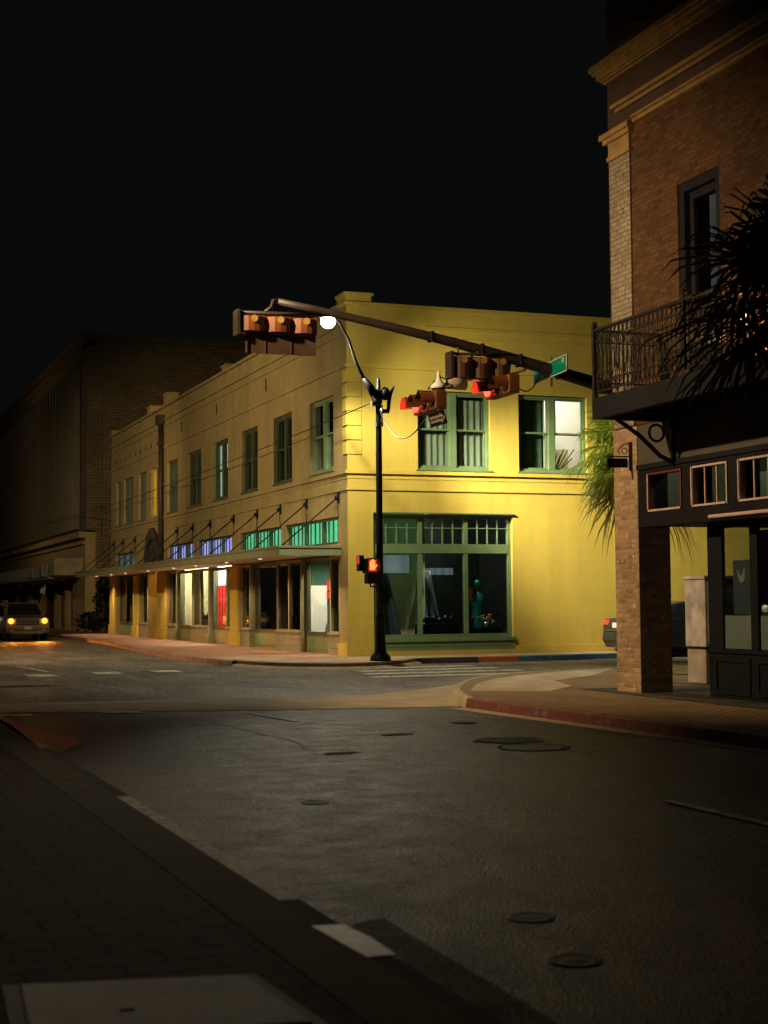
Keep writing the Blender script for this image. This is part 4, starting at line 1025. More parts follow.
mb.box(BX-0.07, BX-0.002, 2, 21.28, 9.37, 9.43); mb.box(BX-0.12, BX-0.002, 2, 21.24, 9.43, 9.47)
mb.box(BX-0.06, BX-0.002, 2, 21.85, 9.70, 9.76); mb.box(BX-0.13, BX-0.002, 2, 21.9, 9.76, 9.82)
mb.build('string_course', 'cornice', bb)
mb = MB()
for d, z0, z1 in ((0.05, 10.3, 10.34), (0.09, 10.34, 10.38), (0.14, 10.38, 10.47), (0.19, 10.47, 10.53), (0.235, 10.53, 10.62)):
    mb.box(BX-d, BX+0.4, 2, BY+d, z0, z1)
mb.build('cornice', 'cornice', bb, 0.005)
# balcony door
mb = MB(); frame(mb, PB, 18.902, 20.058, 4.77, 8.018, 0.14, 0.03, 0.2); frame(mb, PB, 19.05, 19.91, 4.9, 7.87, 0.12, 0.12, 0.24); mb.pbox(PB, 19.17, 19.79, 5.9, 6.02, 0.14, 0.22); mb.pbox(PB, 19.17, 19.79, 4.9, 5.9, 0.16, 0.22)
bd = mb.build('balcony_door', 'blk_paint', bb)
mb = MB(); mb.pbox(PB, 19.17, 19.79, 6.02, 7.75, 0.18, 0.188); mb.build('pane', 'glass_dark', bd)
mb = MB(); mb.pbox(PB, 19.22, 19.47, 6.05, 7.72, 0.195, 0.205); mb.build('blind', m_striped_glow('grey_violet_dim_blind', (0.13, 0.11, 0.12), 0.9, 1.0), bd)
mb = MB(); mb.box(BX+0.9, BX+0.95, 18.4, 20.6, 4.6, 8.3); mb.build('dark_room', 'dark', bd)
mb = MB(); frame(mb, PB, 14.402, 15.598, 4.77, 8.018, 0.14, 0.03, 0.2); mb.pbox(PB, 14.54, 15.46, 4.9, 7.88, 0.15, 0.2); mb.build('balcony_door', 'blk_paint', bb)
# balcony
DX = 11.148; Y0, Y1 = 12.0, 20.68
mb = MB(); mb.box(DX, BX-0.003, Y0, Y1, 4.60, 4.74); mb.box(DX, DX+0.12, Y0, Y1, 4.42, 4.60); mb.box(DX+0.121, BX-0.003, Y1-0.12, Y1, 4.42, 4.60)
y = 12.6
while y < 20.4: mb.box(DX+0.121, BX-0.003, y, y+0.09, 4.44, 4.60); y += 0.8
bal = mb.build('balcony', 'blk_paint', bb)
def rail(mb_posts, p0, p1):
    p0 = Vector(p0); p1 = Vector(p1); L = (p1-p0).length; d = (p1-p0)/L
    n = int(L/0.125)
    def at(t, z): q = p0+d*t; return (q.x, q.y, z)
    def bar(t0, t1, z0, z1, wd):
        a = p0+d*t0; b = p0+d*t1; nn = Vector((-d.y, d.x, 0))*wd
        mb_posts.extrude([tuple(a-nn)[:2]+(z0,), tuple(b-nn)[:2]+(z0,), tuple(b+nn)[:2]+(z0,), tuple(a+nn)[:2]+(z0,)], (0, 0, z1-z0))
    bar(0, L, 5.77, 5.81, 0.03); bar(0, L, 4.82, 4.845, 0.014); bar(0, L, 5.60, 5.62, 0.012); bar(0, L, 4.98, 5.0, 0.012)
    for k in range(n+1):
        t = L*k/n
        mb_posts.tube([at(t, 4.745 if k % 8 == 0 else 4.83), at(t, 5.78)], 0.009, 5)
        mb_posts.ball(at(t, 5.3), 0.02, 6, 4)
        if k < n:
            tc = t+L/n/2
            for zc in (5.695, 4.91):
                pts = [at(tc+0.045*math.cos(2*PI*j/10), zc+0.07*math.sin(2*PI*j/10)) for j in range(11)]
                mb_posts.tube(pts, 0.007, 4, False)
            for s in (-1, 1):
                pts = [at(tc+s*0.04*math.sin(PI*j/6), 5.02+0.56*j/6) for j in range(7)]
                mb_posts.tube(pts, 0.006, 4, False)
mb = MB(); rail(mb, (DX+0.04, Y1-0.04, 0), (DX+0.04, Y0, 0)); rail(mb, (DX+0.04, Y1-0.04, 0), (BX-0.01, Y1-0.04, 0))
mb.build('railing', 'iron', bal)
for y in (20.64, 18.05, 15.4):
    mb = MB(); mb.box(DX+0.005, DX+0.075, y-0.035, y+0.035, 4.745, 5.87); mb.ball((DX+0.04, y, 5.89), 0.045, 8, 6); mb.build('railing_post', 'iron', bal)
for y in (20.3, 16.5):
    mb = MB()
    pts = [(BX-0.01, y, 3.75), (BX-0.25, y, 3.85), (BX-0.6, y, 4.15), (DX+0.2, y, 4.40)]
    mb.tube(pts, 0.035, 6)
    mb.tube([(BX-0.02, y, 3.7), (BX-0.02, y, 4.4)], 0.035, 6)
    pts = [(BX-0.3+0.13*math.cos(2*PI*j/12), y, 4.2+0.13*math.sin(2*PI*j/12)) for j in range(13)]
    mb.tube(pts, 0.022, 5, False); mb.build('bracket', 'iron', bal)
# ground floor
mb = MB(); mb.box(BX, 12.94, 21.43, 22.2, 0.15, 4.448); mb.build('corner_pillar', 'pillar_brick', bb, 0.012)
mb = MB(); mb.box(BX+0.02, BX+0.40, 2.2, 21.428, 3.80, 4.448); mb.box(12.98, 28, BY-0.33, BY-0.01, 2.9, 4.448); mb.build('signboard', 'signboard', bb)
mb = MB(); mb.box(BX-0.03, BX+0.019, 2.2, 21.42, 3.72, 3.80); mb.box(BX+0.0, BX+0.4, 2.2, 21.42, 3.66, 3.72)
mb.box(BX-0.0, BX+0.4, 2.2, 21.42, 2.80, 3.02); mb.box(BX+0.4, 14.8, 18.6, 21.42, 2.82, 2.9); mb.box(12.75, 14.9, 2.3, 18.6, 2.82, 2.9)
for y in (21.18, 19.97, 18.72, 17.4): mb.box(BX+0.01, BX+0.38, y-0.13 if y < 21 else y-0.05, y+0.13 if y < 21 else 21.42, 3.02, 3.66)
mb.build('transom_beam', 'blk_paint', bb)
for i, (a, b) in enumerate(((20.12, 21.11), (18.87, 19.82), (17.55, 18.57))):
    mb = MB(); frame(mb, PB, a, b, 3.03, 3.65, 0.03, 0.0, 0.1)
    o = mb.build('transom', 'transom_red' if i == 0 else 'transom_fr', bb)
    mb = MB(); mb.pbox(PB, a+0.03, b-0.03, 3.06, 3.62, 0.06, 0.066); mb.build('pane', 'glass', o)
    mb = MB(); mb.pbox(PB, a+0.02, b-0.02, 3.035, 3.065, -0.015, -0.001); mb.pbox(PB, b-0.022, b+0.004, 3.066, 3.64, -0.014, -0.001); mb.build('bead', 'transom_fr', o)
    if i:
        mb = MB()
        for k in (1, 2): u = a+(b-a)*k/3; mb.pbox(PB, u-0.012, u+0.012, 3.06, 3.62, 0.03, 0.058)
        mb.build('glazing_bar', 'transom_fr', o)
mb = MB(); mb.tube([(BX-0.03, 19.3, 2.86), (BX-0.03, 10, 2.86)], 0.028, 8); mb.build('awning_roller', 'transom_fr', bb)
PS = ('X', 12.75)
mb = MB()
mb.pbox(PS, 2.3, 20.05, 0.15, 0.84, 0.0, 0.25)
mb.pbox(PS, 2.3, 20.05, 0.84, 0.90, -0.03, 0.2)
for a, b in ((19.66, 20.05), (18.74, 18.93), (17.6, 17.75)): mb.pbox(PS, a, b, 0.90, 2.82, 0.0, 0.06)
mb.pbox(PS, 2.3, 20.05, 2.72, 2.82, 0.0, 0.2)
for a, b in ((18.95, 19.9), (17.7, 18.8)): frame(mb, PS, a, b, 0.22, 0.78, 0.07, -0.02, -0.001)
st = mb.build('storefront', 'blk_paint', bb)
mb = MB(); mb.pbox(PS, 18.93, 19.66, 0.90, 2.72, 0.022, 0.03); mb.pbox(PS, 17.75, 18.74, 0.90, 2.72, 0.022, 0.03); mb.build('pane', 'glass_dark', st)
mb = MB(); mb.pbox(PS, 18.935, 19.655, 0.91, 1.40, 0.034, 0.039); mb.pbox(PS, 17.755, 18.735, 0.91, 1.40, 0.034, 0.039); mb.build('frosted_film', 'frosted', st)
mb = MB(); mb.pbox(PS, 18.94, 19.44, 1.42, 2.22, 0.050, 0.06); mp = mb.build('menu_panel', 'panel_blue', st)
em = [(0, .0), (-.07, .06), (-.10, .20), (-.07, .17), (-.03, .11), (.03, .12), (.06, .19), (.10, .23), (.10, .08), (.06, .02)]
mb = MB(); mb.extrude([(12.75+0.040, 19.22-u, 1.88+v) for u, v in em], (0.008, 0, 0)); mb.build('emblem', 'frosted', mp)
mb = MB(); mb.extrude([(12.76, 20.05, 0.15), (12.95, 20.05, 0.15), (15.2, 22.0, 0.15), (15.05, 22.15, 0.15)], (0, 0, 2.67)); mb.build('entry_wall', 'blk_paint', bb) if False else None
mb = MB(); mb.box(13.01, 16, 19.86, 19.9, 0.15, 0.84); mb.box(13.01, 13.05, 15, 19.9, 0.15, 0.16); mb.box(16.5, 16.6, 10, 19.9, 0.15, 2.8); mb.build('shop_interior', 'dark', bb)
mb = MB(); mb.box(14.9, 15.2, 14, 22.1, 0.15, 2.8); mb.build('inner_wall', 'dark', bb)
mb = MB(); mb.box(13.2, 13.5, 18.8, 19.5, 1.40, 1.45)
for k in range(4): mb.lathe((13.3, 18.95+k*0.14, 1.45), [(0.04, 0), (0.05, 0.06), (0.03, 0.1)], 8)
tag(mb.build('serving_tray', m_plain('bright_white_ware', (0.8, 0.75, 0.55), 0.3, bmp=0)), 'small white ware lit on a ledge inside the black shopfront window', 'tray')
light('POINT', 'shop_light', (13.3, 20.4, 4.1), 13, (1, 0.95, 0.75), size=0.1)
mb = MB(); mb.box(12.97, 16, 21.80, 21.86, 2.93, 4.4); mb.build('lobby_partition', 'curtain', bb)
mb = MB(); mb.box(14.3, 14.35, 15, 21.3, 2.95, 3.7); mb.build('lobby_wall', 'curtain', bb)
light('POINT', 'shop_light', (13.25, 19.2, 1.75), 2.6, (1, 0.95, 0.8), size=0.04)
# hanging sign on the pillar
t = thing('bracket_sign', 'small black hanging sign on a scrolled iron bracket on the brick pillar', 'sign', (BX, 21.75, 3.9))
mb = MB(); mb.box(BX-0.44, BX-0.07, 21.60, 21.63, 3.78, 3.93); mb.build('sign_board', 'blk', t, 0.006)
mb = MB(); mb.tube([(BX-0.45, 21.615, 3.96), (BX, 21.615, 3.96)], 0.012, 6); mb.box(BX-0.02, BX-0.001, 21.57, 21.66, 3.74, 4.2)
mb.tube([(BX-0.02, 21.615, 4.18), (BX-0.14, 21.615, 4.16), (BX-0.24, 21.615, 4.06), (BX-0.2, 21.615, 3.98)], 0.01, 6)
mb.tube([(BX-0.12+0.05*math.cos(j*PI/5), 21.615, 4.05+0.05*math.sin(j*PI/5)) for j in range(11)], 0.009, 5, False)
mb.build('bracket', 'blk', t)
mb = MB(); mb.box(12.42, 12.58, BY+0.03, BY+0.06, 2.37, 3.12); tag(mb.build('wall_plaque', 'signboard'), 'narrow brown plate fixed on the far side of the brick pillar', 'plaque')
# wall lantern behind the palm
t = thing('wall_lantern', 'glowing wall lantern above the balcony, half hidden by palm leaves', 'lantern', (BX, 18.0, 5.5))
mb = MB(); mb.tube([(BX, 17.75, 5.75), (BX-0.36, 17.75, 5.84), (BX-0.42, 17.75, 5.72)], 0.015, 6); mb.lathe((BX-0.42, 17.75, 5.62), [(0.09, 0), (0.05, 0.07), (0.01, 0.12)], 10); mb.build('bracket', 'iron', t)
mb = MB(); mb.lathe((BX-0.42, 17.75, 5.40), [(0.05, 0), (0.075, 0.1), (0.085, 0.21)], 10); mb.build('bulb', 'lantern_glow', t)
light('POINT', 'lantern_light', (BX-0.42, 17.75, 5.28), 110, (1, 0.52, 0.17), size=0.06)

# ------------------------------------------------------------------ palms
def fan(mb, base, d, L, n=18, droop=0.35, width=0.022, spread=R(125)):
    """one fan leaf: petiole and radiating blades folded along their rib"""
    base = Vector(base); d = Vector(d).normalized()
    side = d.cross(Vector((0, 0, 1)));
    if side.length < 0.1: side = Vector((1, 0, 0))
    side.normalize(); nrm = side.cross(d).normalized()
    hub = base + d*L*0.42 - Vector((0, 0, droop*0.06*L))
    mb.tube([base, base+d*L*0.22, hub], [0.016, 0.012, 0.009], 5)
    for k in range(n):
        a = -spread/1.0+2*spread*k/(n-1)
        v = (d*math.cos(a)+side*math.sin(a)).normalized()
        l = L*0.62*(0.55+0.45*math.cos(a*0.6))*random.uniform(0.88, 1.08)
        sag = droop*l*random.uniform(0.6, 1.3)
        cr = v.cross(nrm).normalized()
        p0 = hub; p1 = hub+v*l*0.45-Vector((0, 0, sag*0.14)); p2 = hub+v*l*0.78-Vector((0, 0, sag*0.5)); p3 = hub+v*l*0.97-Vector((0, 0, sag*1.15))
        w0, w1, w2 = width*0.4, width, width*0.75
        for s in (-1, 1):
            up_ = nrm*0.006
            mb.face([p0, p1+up_*0, p1+cr*s*w1+up_*2, p0+cr*s*w0+up_]); mb.face([p1, p2, p2+cr*s*w2+up_*2, p1+cr*s*w1+up_*2]); mb.face([p2, p3, p2+cr*s*w2+up_*2])
def palm(name, label, x, y, zc, fronds, leaf, z0=0.15, r=0.16, dry=0, wd=0.022):
    t = thing(name, label, 'palm', (x, y, z0))
    mb = MB(); pts = []; rr = []
    n = 26
    for i in range(n):
        f = i/(n-1); pts.append((x+0.05*math.sin(f*2), y, z0+(zc-z0)*f)); rr.append(r*(1.25-0.35*f)*(1.06 if i % 2 else 0.97))
    mb.tube(pts, rr, 12); mb.build('trunk', 'bark', t)
    mb = MB()
    for (az, el, L, dr) in fronds:
        d = (math.cos(az)*math.cos(el), math.sin(az)*math.cos(el), math.sin(el))
        fan(mb, (x, y, zc-0.1+0.3*random.random()), d, L, 20, dr, wd)
    mb.build('crown', leaf, t, fix=False)
    if dry:
        mb = MB()
        for k in range(dry):
            az = random.random()*2*PI; el = R(random.uniform(-72, -40))
            fan(mb, (x, y, zc-0.25*random.random()), (math.cos(az)*math.cos(el), math.sin(az)*math.cos(el), math.sin(el)), random.uniform(1.5, 2.2), 15, 0.45, 0.022)
        mb.build('dry_skirt', 'leaf_dry', t, fix=False)
random.seed(11)
fr = []
for k in range(46):
    az = k*2.399+random.uniform(-.2, .2); el = R(-70+150*(k/46.)**1.0)
    fr.append((az, el, random.uniform(1.2, 1.6), random.uniform(0.2, 0.55)))
palm('fan_palm', 'bright green lit fan palm standing behind the brick pillar', 15.75, 27.6, 4.85, fr, 'leaf', r=0.15, dry=12, wd=0.034)
fr = []
for k in range(34):
    az = k*2.399+random.uniform(-.2, .2); el = R(-48+138*(k/34.)**0.9)
    fr.append((az, el, random.uniform(1.6, 2.0), random.uniform(0.25, 0.6)))
palm('fan_palm', 'dark silhouetted fan palm in front of the balcony', 10.42, 14.3, 5.05, fr, 'leaf_dk', r=0.14, wd=0.03)

# ------------------------------------------------------------------ signal mast, signals, signs
mast = thing('signal_mast', 'brown steel traffic signal mast with a long rising arm from behind the pillar', 'signal mast', (14.3, 24.5, 0.15))
mb = MB(); mb.lathe((14.3, 24.5, 0.15), [(0.26, 0), (0.26, 0.08), (0.18, 0.1), (0.17, 0.3), (0.14, 5.3), (0.14, 5.45), (0.02, 5.5)], 16); mb.build('pole', 'rust_metal', mast)
A0 = Vector((14.3, 24.5, 5.35)); A1 = Vector((7.25, 24.5, 6.74))
mb = MB(); n = 12
mb.tube([A0.lerp(A1, i/(n-1))+Vector((0, 0, 0.10*math.sin(PI*i/(n-1)))) for i in range(n)], 0.135, 12, True, 0.055); mb.build('arm', 'rust_metal', mast)
def arm_at(x): f = (A0.x-x)/(A0.x-A1.x); return A0.lerp(A1, f)+Vector((0, 0, 0.10*math.sin(PI*f)))
for x in (11.0, 11.75, 10.05, 12.55):
    p = arm_at(x); rr = 0.06+0.011*(x-7.25)
    mb = MB(); mb.box(x-0.03, x+0.03, 24.5-rr, 24.5+rr, p.z-rr, p.z+rr); mb.build('clamp', 'blk', mast, 0.01)
def back_head(label, x0, x1, ztop, nsec, h, mat_h, plate, hook):
    """horizontal signal head seen from behind: hanger rail, housings, backplate"""
    t = thing('traffic_signal', label, 'traffic signal', ((x0+x1)/2, 24.5, ztop), 'traffic signals on the mast arm')
    mb = MB(); mb.tube([(x0-0.03, 24.42, ztop), (x1+0.05, 24.42, ztop+0.03)], 0.03, 8); mb.box(x0-0.06, x0-0.01, 24.34, 24.62, ztop-h-0.05, ztop+0.04)
    for q in hook: mb.tube(q, 0.03, 8)
    mb.build('hanger', 'rust_metal', t)
    sw = (x1-x0)/nsec
    for k in range(nsec):
        a = x0+k*sw; c = a+sw/2
        mb = MB(); mb.box(a+0.012, a+sw-0.012, 24.42, 24.60, ztop-h, ztop-0.035)
        # rounded back of the housing
        for s_ in range(6):
            t0, t1 = PI*s_/6, PI*(s_+1)/6
            mb.face([(c-0.42*sw*math.cos(t0), 24.42-0.10*math.sin(t0), ztop-h+0.02), (c-0.42*sw*math.cos(t1), 24.42-0.10*math.sin(t1), ztop-h+0.02), (c-0.42*sw*math.cos(t1), 24.42-0.10*math.sin(t1), ztop-0.06), (c-0.42*sw*math.cos(t0), 24.42-0.10*math.sin(t0), ztop-0.06)], True)
        mb.face([(c-0.42*sw*math.cos(PI*j/6), 24.42-0.10*math.sin(PI*j/6), ztop-0.06) for j in range(7)]); mb.face([(c-0.42*sw*math.cos(PI*j/6), 24.42-0.10*math.sin(PI*j/6), ztop-h+0.02) for j in range(7)])
        hd = mb.build('housing', mat_h, t)
        mb = MB(); mb.lathe((c, 24.30, ztop-0.11), [(0.06, 0), (0.05, 0.03), (0.001, 0.04)], 10, 'Y'); mb.rot(0, (c, 24.3, ztop)); mb.build('reflection_cap', m_reflection_cap, hd)
        mb = MB(); mb.tube([(c, 24.60, ztop-h/2), (c, 24.85, ztop-h/2-0.02)], 0.13, 12, False); mb.build('visor', 'sig_y', hd)
        mb = MB(); mb.lathe((c, 24.605, ztop-h/2), [(0.12, 0), (0.10, 0.03), (0.001, 0.04)], 12, 'Y'); mb.build('lens', 'sig_off', hd)
    if plate:
        mb = MB(); mb.box(x0+plate[0], x1+plate[1], 24.47, 24.485, ztop-h-plate[2], ztop-h-0.003); mb.box(x0+plate[0], x0+plate[0]+0.02, 24.44, 24.469, ztop-h-plate[2], ztop-h-0.003)
        for k in range(1, nsec): u = x0+k*sw; mb.box(u-0.008, u+0.008, 24.455, 24.469, ztop-h-plate[2], ztop-h-0.003)
        mb.build('backplate', 'backplate', t)
    return t
m_reflection_cap = m_plain('yellow_reflection_cap', (0.40, 0.24, 0.04), 0.4, var=0.1, bmp=0)  # reflections on the housing backs, modelled as pale yellow caps
back_head('wide horizontal signal head at the arm tip, seen from behind with orange housings', 6.56, 7.93, 6.50, 3, 0.33, 'sig_y', (0.12, -0.02, 0.34), [[(7.26, 24.5, 6.76), (7.16, 24.48, 6.74), (7.12, 24.45, 6.62), (7.0, 24.42, 6.53)]])
back_head('dark brown horizontal signal head below the mid arm, seen from behind', 10.42, 11.53, 5.99, 3, 0.44, 'sig_br', None, [[(10.9, 24.42, 5.99), (10.95, 24.5, 6.15)], [(11.35, 24.42, 6.0), (11.38, 24.5, 6.04)]])
def side_head(label, x, y, z, hang, n=3):
    """red-lit head facing left along the cross street, stacked along Y"""
    t = thing('traffic_signal', label, 'traffic signal', (x, y, z), 'traffic signals on the mast arm')
    for k in range(n):
        yy = y-k*0.36+0.36
        mb = MB(); mb.box(x, x+0.22, yy-0.165, yy+0.165, z-0.17, z+0.17); hd = mb.build('housing', 'sig_y' if k else 'sig_y', t, 0.03)
        mb = MB()
        pts = 12
        for j in range(pts):
            a0, a1 = -0.35+(PI+0.7)*j/pts, -0.35+(PI+0.7)*(j+1)/pts
            for rr in (0.145, 0.152):
                mb.face([(x-0.001, yy+rr*math.cos(a0), z+rr*math.sin(a0)), (x-0.001, yy+rr*math.cos(a1), z+rr*math.sin(a1)), (x-0.26, yy+rr*math.cos(a1), z+rr*math.sin(a1)-0.02), (x-0.26, yy+rr*math.cos(a0), z+rr*math.sin(a0)-0.02)], True)
        mb.build('visor', 'sig_y', hd, fix=False)
        mb = MB(); mb.lathe((x-0.03, yy, z), [(0.001, -0.05 if k == 0 else -0.02), (0.08, -0.03), (0.13, 0.0), (0.13, 0.028)], 16, 'X'); mb.build('lens', 'sig_red' if k == 0 else 'sig_off', hd)
    mb = MB(); mb.tube([(x+0.24, y-0.7, z+0.22), (x+0.24, y+0.55, z+0.22)], 0.025, 6); mb.tube([(x+0.24, y, z+0.2)]+hang, 0.022, 6); mb.build('hanger', 'rust_metal', t)
    light('POINT', 'red_signal_glow', (x-0.22, y+0.36, z-0.02), 7, (1, 0.07, 0.05), size=0.08)
    return t
side_head('red lit signal head beneath the brown head, facing left', 11.35, 24.62, 5.47, [(11.6, 24.55, arm_at(11.6).z-0.05)])
side_head('lower red lit signal head hanging lowest below the arm, facing left', 9.95, 24.62, 5.13, [(10.45, 24.62, 5.46), (10.8, 24.56, 5.7), (10.85, 24.52, arm_at(10.85).z-0.05)])
# camera dome
t = thing('camera_dome', 'white capped traffic camera with black dome below the signals', 'camera', (10.1, 24.3, 5.4))
mb = MB(); mb.lathe((10.1, 24.3, 5.34), [(0.15, 0), (0.14, 0.06), (0.06, 0.13), (0.03, 0.2), (0.03, 0.3)], 16); mb.build('cap', 'white', t)
mb = MB(); mb.ball((10.1, 24.3, 5.30), 0.11, 12, 8); mb.build('dome', 'car_glass', t)
mb = MB(); mb.tube([(9.98, 24.5, 5.36), (10.1, 24.3, 5.55), (10.5, 24.45, 5.5)], 0.014, 6); mb.build('bracket', 'rust_metal', t)
t = thing('junction_housing', 'small grey junction box on the arm beside the camera', 'junction box', (10.55, 24.4, 5.4))
mb = MB(); mb.lathe((10.45, 24.4, 5.46), [(0.001, -0.2), (0.1, -0.17), (0.11, 0), (0.11, 0.2), (0.001, 0.22)], 12, 'X'); mb.build('box', 'cabinet', t)
mb = MB(); mb.tube([(10.5, 24.4, 5.55), (10.55, 24.48, arm_at(10.55).z)], 0.02, 6); mb.build('strap', 'galv', t)
# ONE WAY sign
ow_ = thing('one_way_sign', 'small tilted black ONE WAY sign with white arrow under the lowest signal', 'sign', (9.93, 23.95, 4.77))
mb = MB(); mb.box(9.77, 10.09, 23.95, 23.96, 4.65, 4.89); mb.rot(R(-17), (9.93, 23.95, 4.77), 'Y'); mb.build('sign_plate', 'sign_blk', ow_)
ap = [(-.14, -.055), (.06, -.055), (.06, -.085), (.145, 0), (.06, .085), (.06, .055), (-.14, .055)]
mb = MB(); mb.extrude([(9.93+u, 23.946, 4.77+v) for u, v in ap], (0, 0.003, 0)); mb.rot(R(-17), (9.93, 23.95, 4.77), 'Y'); mb.build('arrow', 'sign_face', ow_)
text_mesh('ONE WAY', 0.055, 'sign_blk', 'lettering', ow_, (9.915, 23.944, 4.768), 0, Matrix.Rotation(R(-17), 4, 'Y') @ Matrix.Rotation(R(90), 4, 'X'), 0.001)
mb = MB(); mb.tube([(9.96, 23.965, 4.88), (10.0, 24.1, 5.0), (10.15, 24.4, 5.3)], 0.012, 6); mb.build('hanger', 'rust_metal', ow_)
# street name sign
ss = thing('street_name_sign', 'green street name sign behind the mast arm', 'sign', (12.4, 24.6, 5.83))
mb = MB()
q = [(12.2, 24.86, 5.57), (12.2, 24.86, 5.80), (12.2, 23.62, 5.905), (12.2, 23.62, 5.62)]
X0 = 12.36
mb.extrude([(X0, 25.16, 5.635), (X0, 23.84, 5.70), (X0, 23.84, 5.99), (X0, 25.16, 5.885)], (0.02, 0, 0)); mb.build('sign_plate', 'sign_green', ss)
mb = MB()
for (y0, z0, y1, z1) in ((25.16, 5.635, 23.84, 5.70), (25.16, 5.885, 23.84, 5.99)): mb.tube([(X0-0.004, y0, z0), (X0-0.004, y1, z1)], 0.007, 5)
mb.tube([(X0-0.004, 23.84, 5.70), (X0-0.004, 23.84, 5.99)], 0.007, 5); mb.build('border', 'white', ss)
rm = Matrix.Rotation(R(-3.5), 4, 'X') @ Matrix.Rotation(R(-90), 4, 'Z') @ Matrix.Rotation(R(90), 4, 'X')
text_mesh('ELM', 0.24, 'white', 'lettering', ss, (X0-0.006, 24.62, 5.80), 0, rm, 0.002)
text_mesh('ST', 0.10, 'white', 'lettering', ss, (X0-0.006, 23.97, 5.90), 0, rm, 0.002)
mb = MB(); mb.tube([(X0+0.03, 24.5, 5.5), (X0+0.03, 24.5, 6.05)], 0.02, 6); mb.build('hanger', 'galv', ss)
# loose cables under the arm
def cable(label, pts, r=0.012, name='cable'):
    P = [Vector((p[0], p[1], 0)) for p in []]
    mb = MB(); mb.tube(pts, r, 5); return tag(mb.build(name, 'blk'), label, 'cable')
def sag(a, b, s, n=24):
    a = Vector(a); b = Vector(b); return [a.lerp(b, i/n)-Vector((0, 0, s*4*(i/n)*(1-i/n))) for i in range(n+1)]
cable('looped black cable hanging under the mast arm by the street sign', sag((11.6, 24.4, 5.55), (12.2, 24.45, 5.85), 0.30))
cable('thin overhead wire running from the lamp post along the yellow side wall', sag((13.3, 36.15, 6.76), (13.0, 96, 6.6), 0.32, 40), 0.014)
cable('drooping wire between the lamp post and the lowest signal', sag((13.36, 36.1, 6.55), (10.2, 24.7, 5.25), 0.75), 0.012)

# ------------------------------------------------------------------ street lamp with walk signal
LP = Vector((13.36, 36.15, 0.15))
lamp = thing('street_lamp', 'black street lamp post with glowing white lamp at the yellow corner', 'street lamp', LP)
mb = MB(); mb.lathe(LP, [(0.26, 0), (0.27, 0.05), (0.25, 0.12), (0.17, 0.2), (0.15, 0.26), (0.125, 0.6), (0.11, 1.05), (0.125, 1.08), (0.125, 1.12), (0.10, 1.15)], 20); mb.build('base', 'blk', lamp)
mb = MB(); mb.lathe(LP, [(0.098, 1.15), (0.085, 3.0), (0.075, 6.6), (0.075, 6.75)], 14); mb.build('pole', 'blk', lamp)
mb = MB(); mb.lathe(LP, [(0.10, 6.55), (0.10, 6.75), (0.06, 6.78), (0.05, 7.1), (0.03, 7.2)], 12)
mb.ball((LP.x+0.18, LP.y, 6.95), 0.16, 10, 8, (0.8, 0.8, 1.1)); mb.tube([LP+Vector((-0.02, 0, 6.6)), LP+Vector((-0.22, 0, 6.95)), LP+Vector((-0.40, 0, 7.18))], [0.12, 0.1, 0.06], 10)
mb.build('arm_clamp', 'blk', lamp)
LX = Vector((12.02, 36.1, 8.75))
mb = MB(); mb.tube([LP+Vector((-0.36, 0, 7.1)), LP+Vector((-0.62, -0.02, 7.6)), (12.55, 36.12, 8.3), (12.3, 36.1, 8.72), (12.12, 36.1, 8.84)], [0.045, 0.04, 0.036, 0.034, 0.034], 8); mb.build('arm', 'iron', lamp)
mb = MB(); mb.lathe((12.0, 36.1, 8.80), [(0.22, 0), (0.22, 0.04), (0.18, 0.1), (0.08, 0.15), (0.05, 0.19)], 20); lm = mb.build('lamp_head', 'blk', lamp)
mb = MB(); mb.ball((12.0, 36.1, 8.71), 0.19, 20, 14, (1, 1, 0.9))
mb.build('lens', 'lamp_lens', lm)
mb = MB(); mb.tube([LP+Vector((0.26, 0, 6.35)), LP+Vector((0.30, 0, 6.75)), LP+Vector((0.42, 0, 7.0))], [0.05, 0.06, 0.03], 8); mb.box(LP.x+0.05, LP.x+0.27, 36.1, 36.2, 6.45, 6.55); mb.build('sensor', 'blk', lamp)
mb = MB(); mb.box(LP.x-0.2, LP.x-0.02, 36.08, 36.2, 6.62, 6.72); mb.box(LP.x-0.09, LP.x+0.09, 36.06, 36.24, 6.1, 6.2); mb.tube([LP+Vector((0.05, -0.09, 5.95)), LP+Vector((0.05, -0.09, 6.5))], 0.03, 6); mb.build('bracket', 'galv', lamp)
mb = MB(); mb.box(LP.x-0.02, LP.x+0.12, 36.0, 36.07, 1.6, 2.0); mb.build('call_button', 'blk', lamp)
ps = thing('walk_signal', 'pedestrian signal showing an orange red hand on the lamp post', 'pedestrian signal', (13.07, 36.1, 2.5))
mb = MB(); mb.box(12.93, 13.26, 36.0, 36.28, 2.36, 2.74); mb.build('housing', 'blk', ps, 0.02)
mb = MB(); mb.box(12.93, 13.26, 35.85, 35.998, 2.72, 2.74); mb.box(12.93, 12.945, 35.85, 35.998, 2.40, 2.72); mb.box(13.245, 13.26, 35.85, 35.998, 2.40, 2.72); mb.build('visor', 'blk', ps)
mb = MB(); hx, hz = 13.10, 2.56
mb.box(hx-0.055, hx+0.055, 35.97, 35.995, hz-0.10, hz+0.02)
for k, h in enumerate((0.07, 0.10, 0.11, 0.09)): mb.box(hx-0.055+k*0.029, hx-0.031+k*0.029, 35.97, 35.995, hz+0.02, hz+0.02+h)
mb.extrude([(hx+0.056, 35.97, hz-0.06), (hx+0.11, 35.97, hz+0.0), (hx+0.09, 35.97, hz+0.02), (hx+0.056, 35.97, hz-0.01)], (0, 0.02, 0))

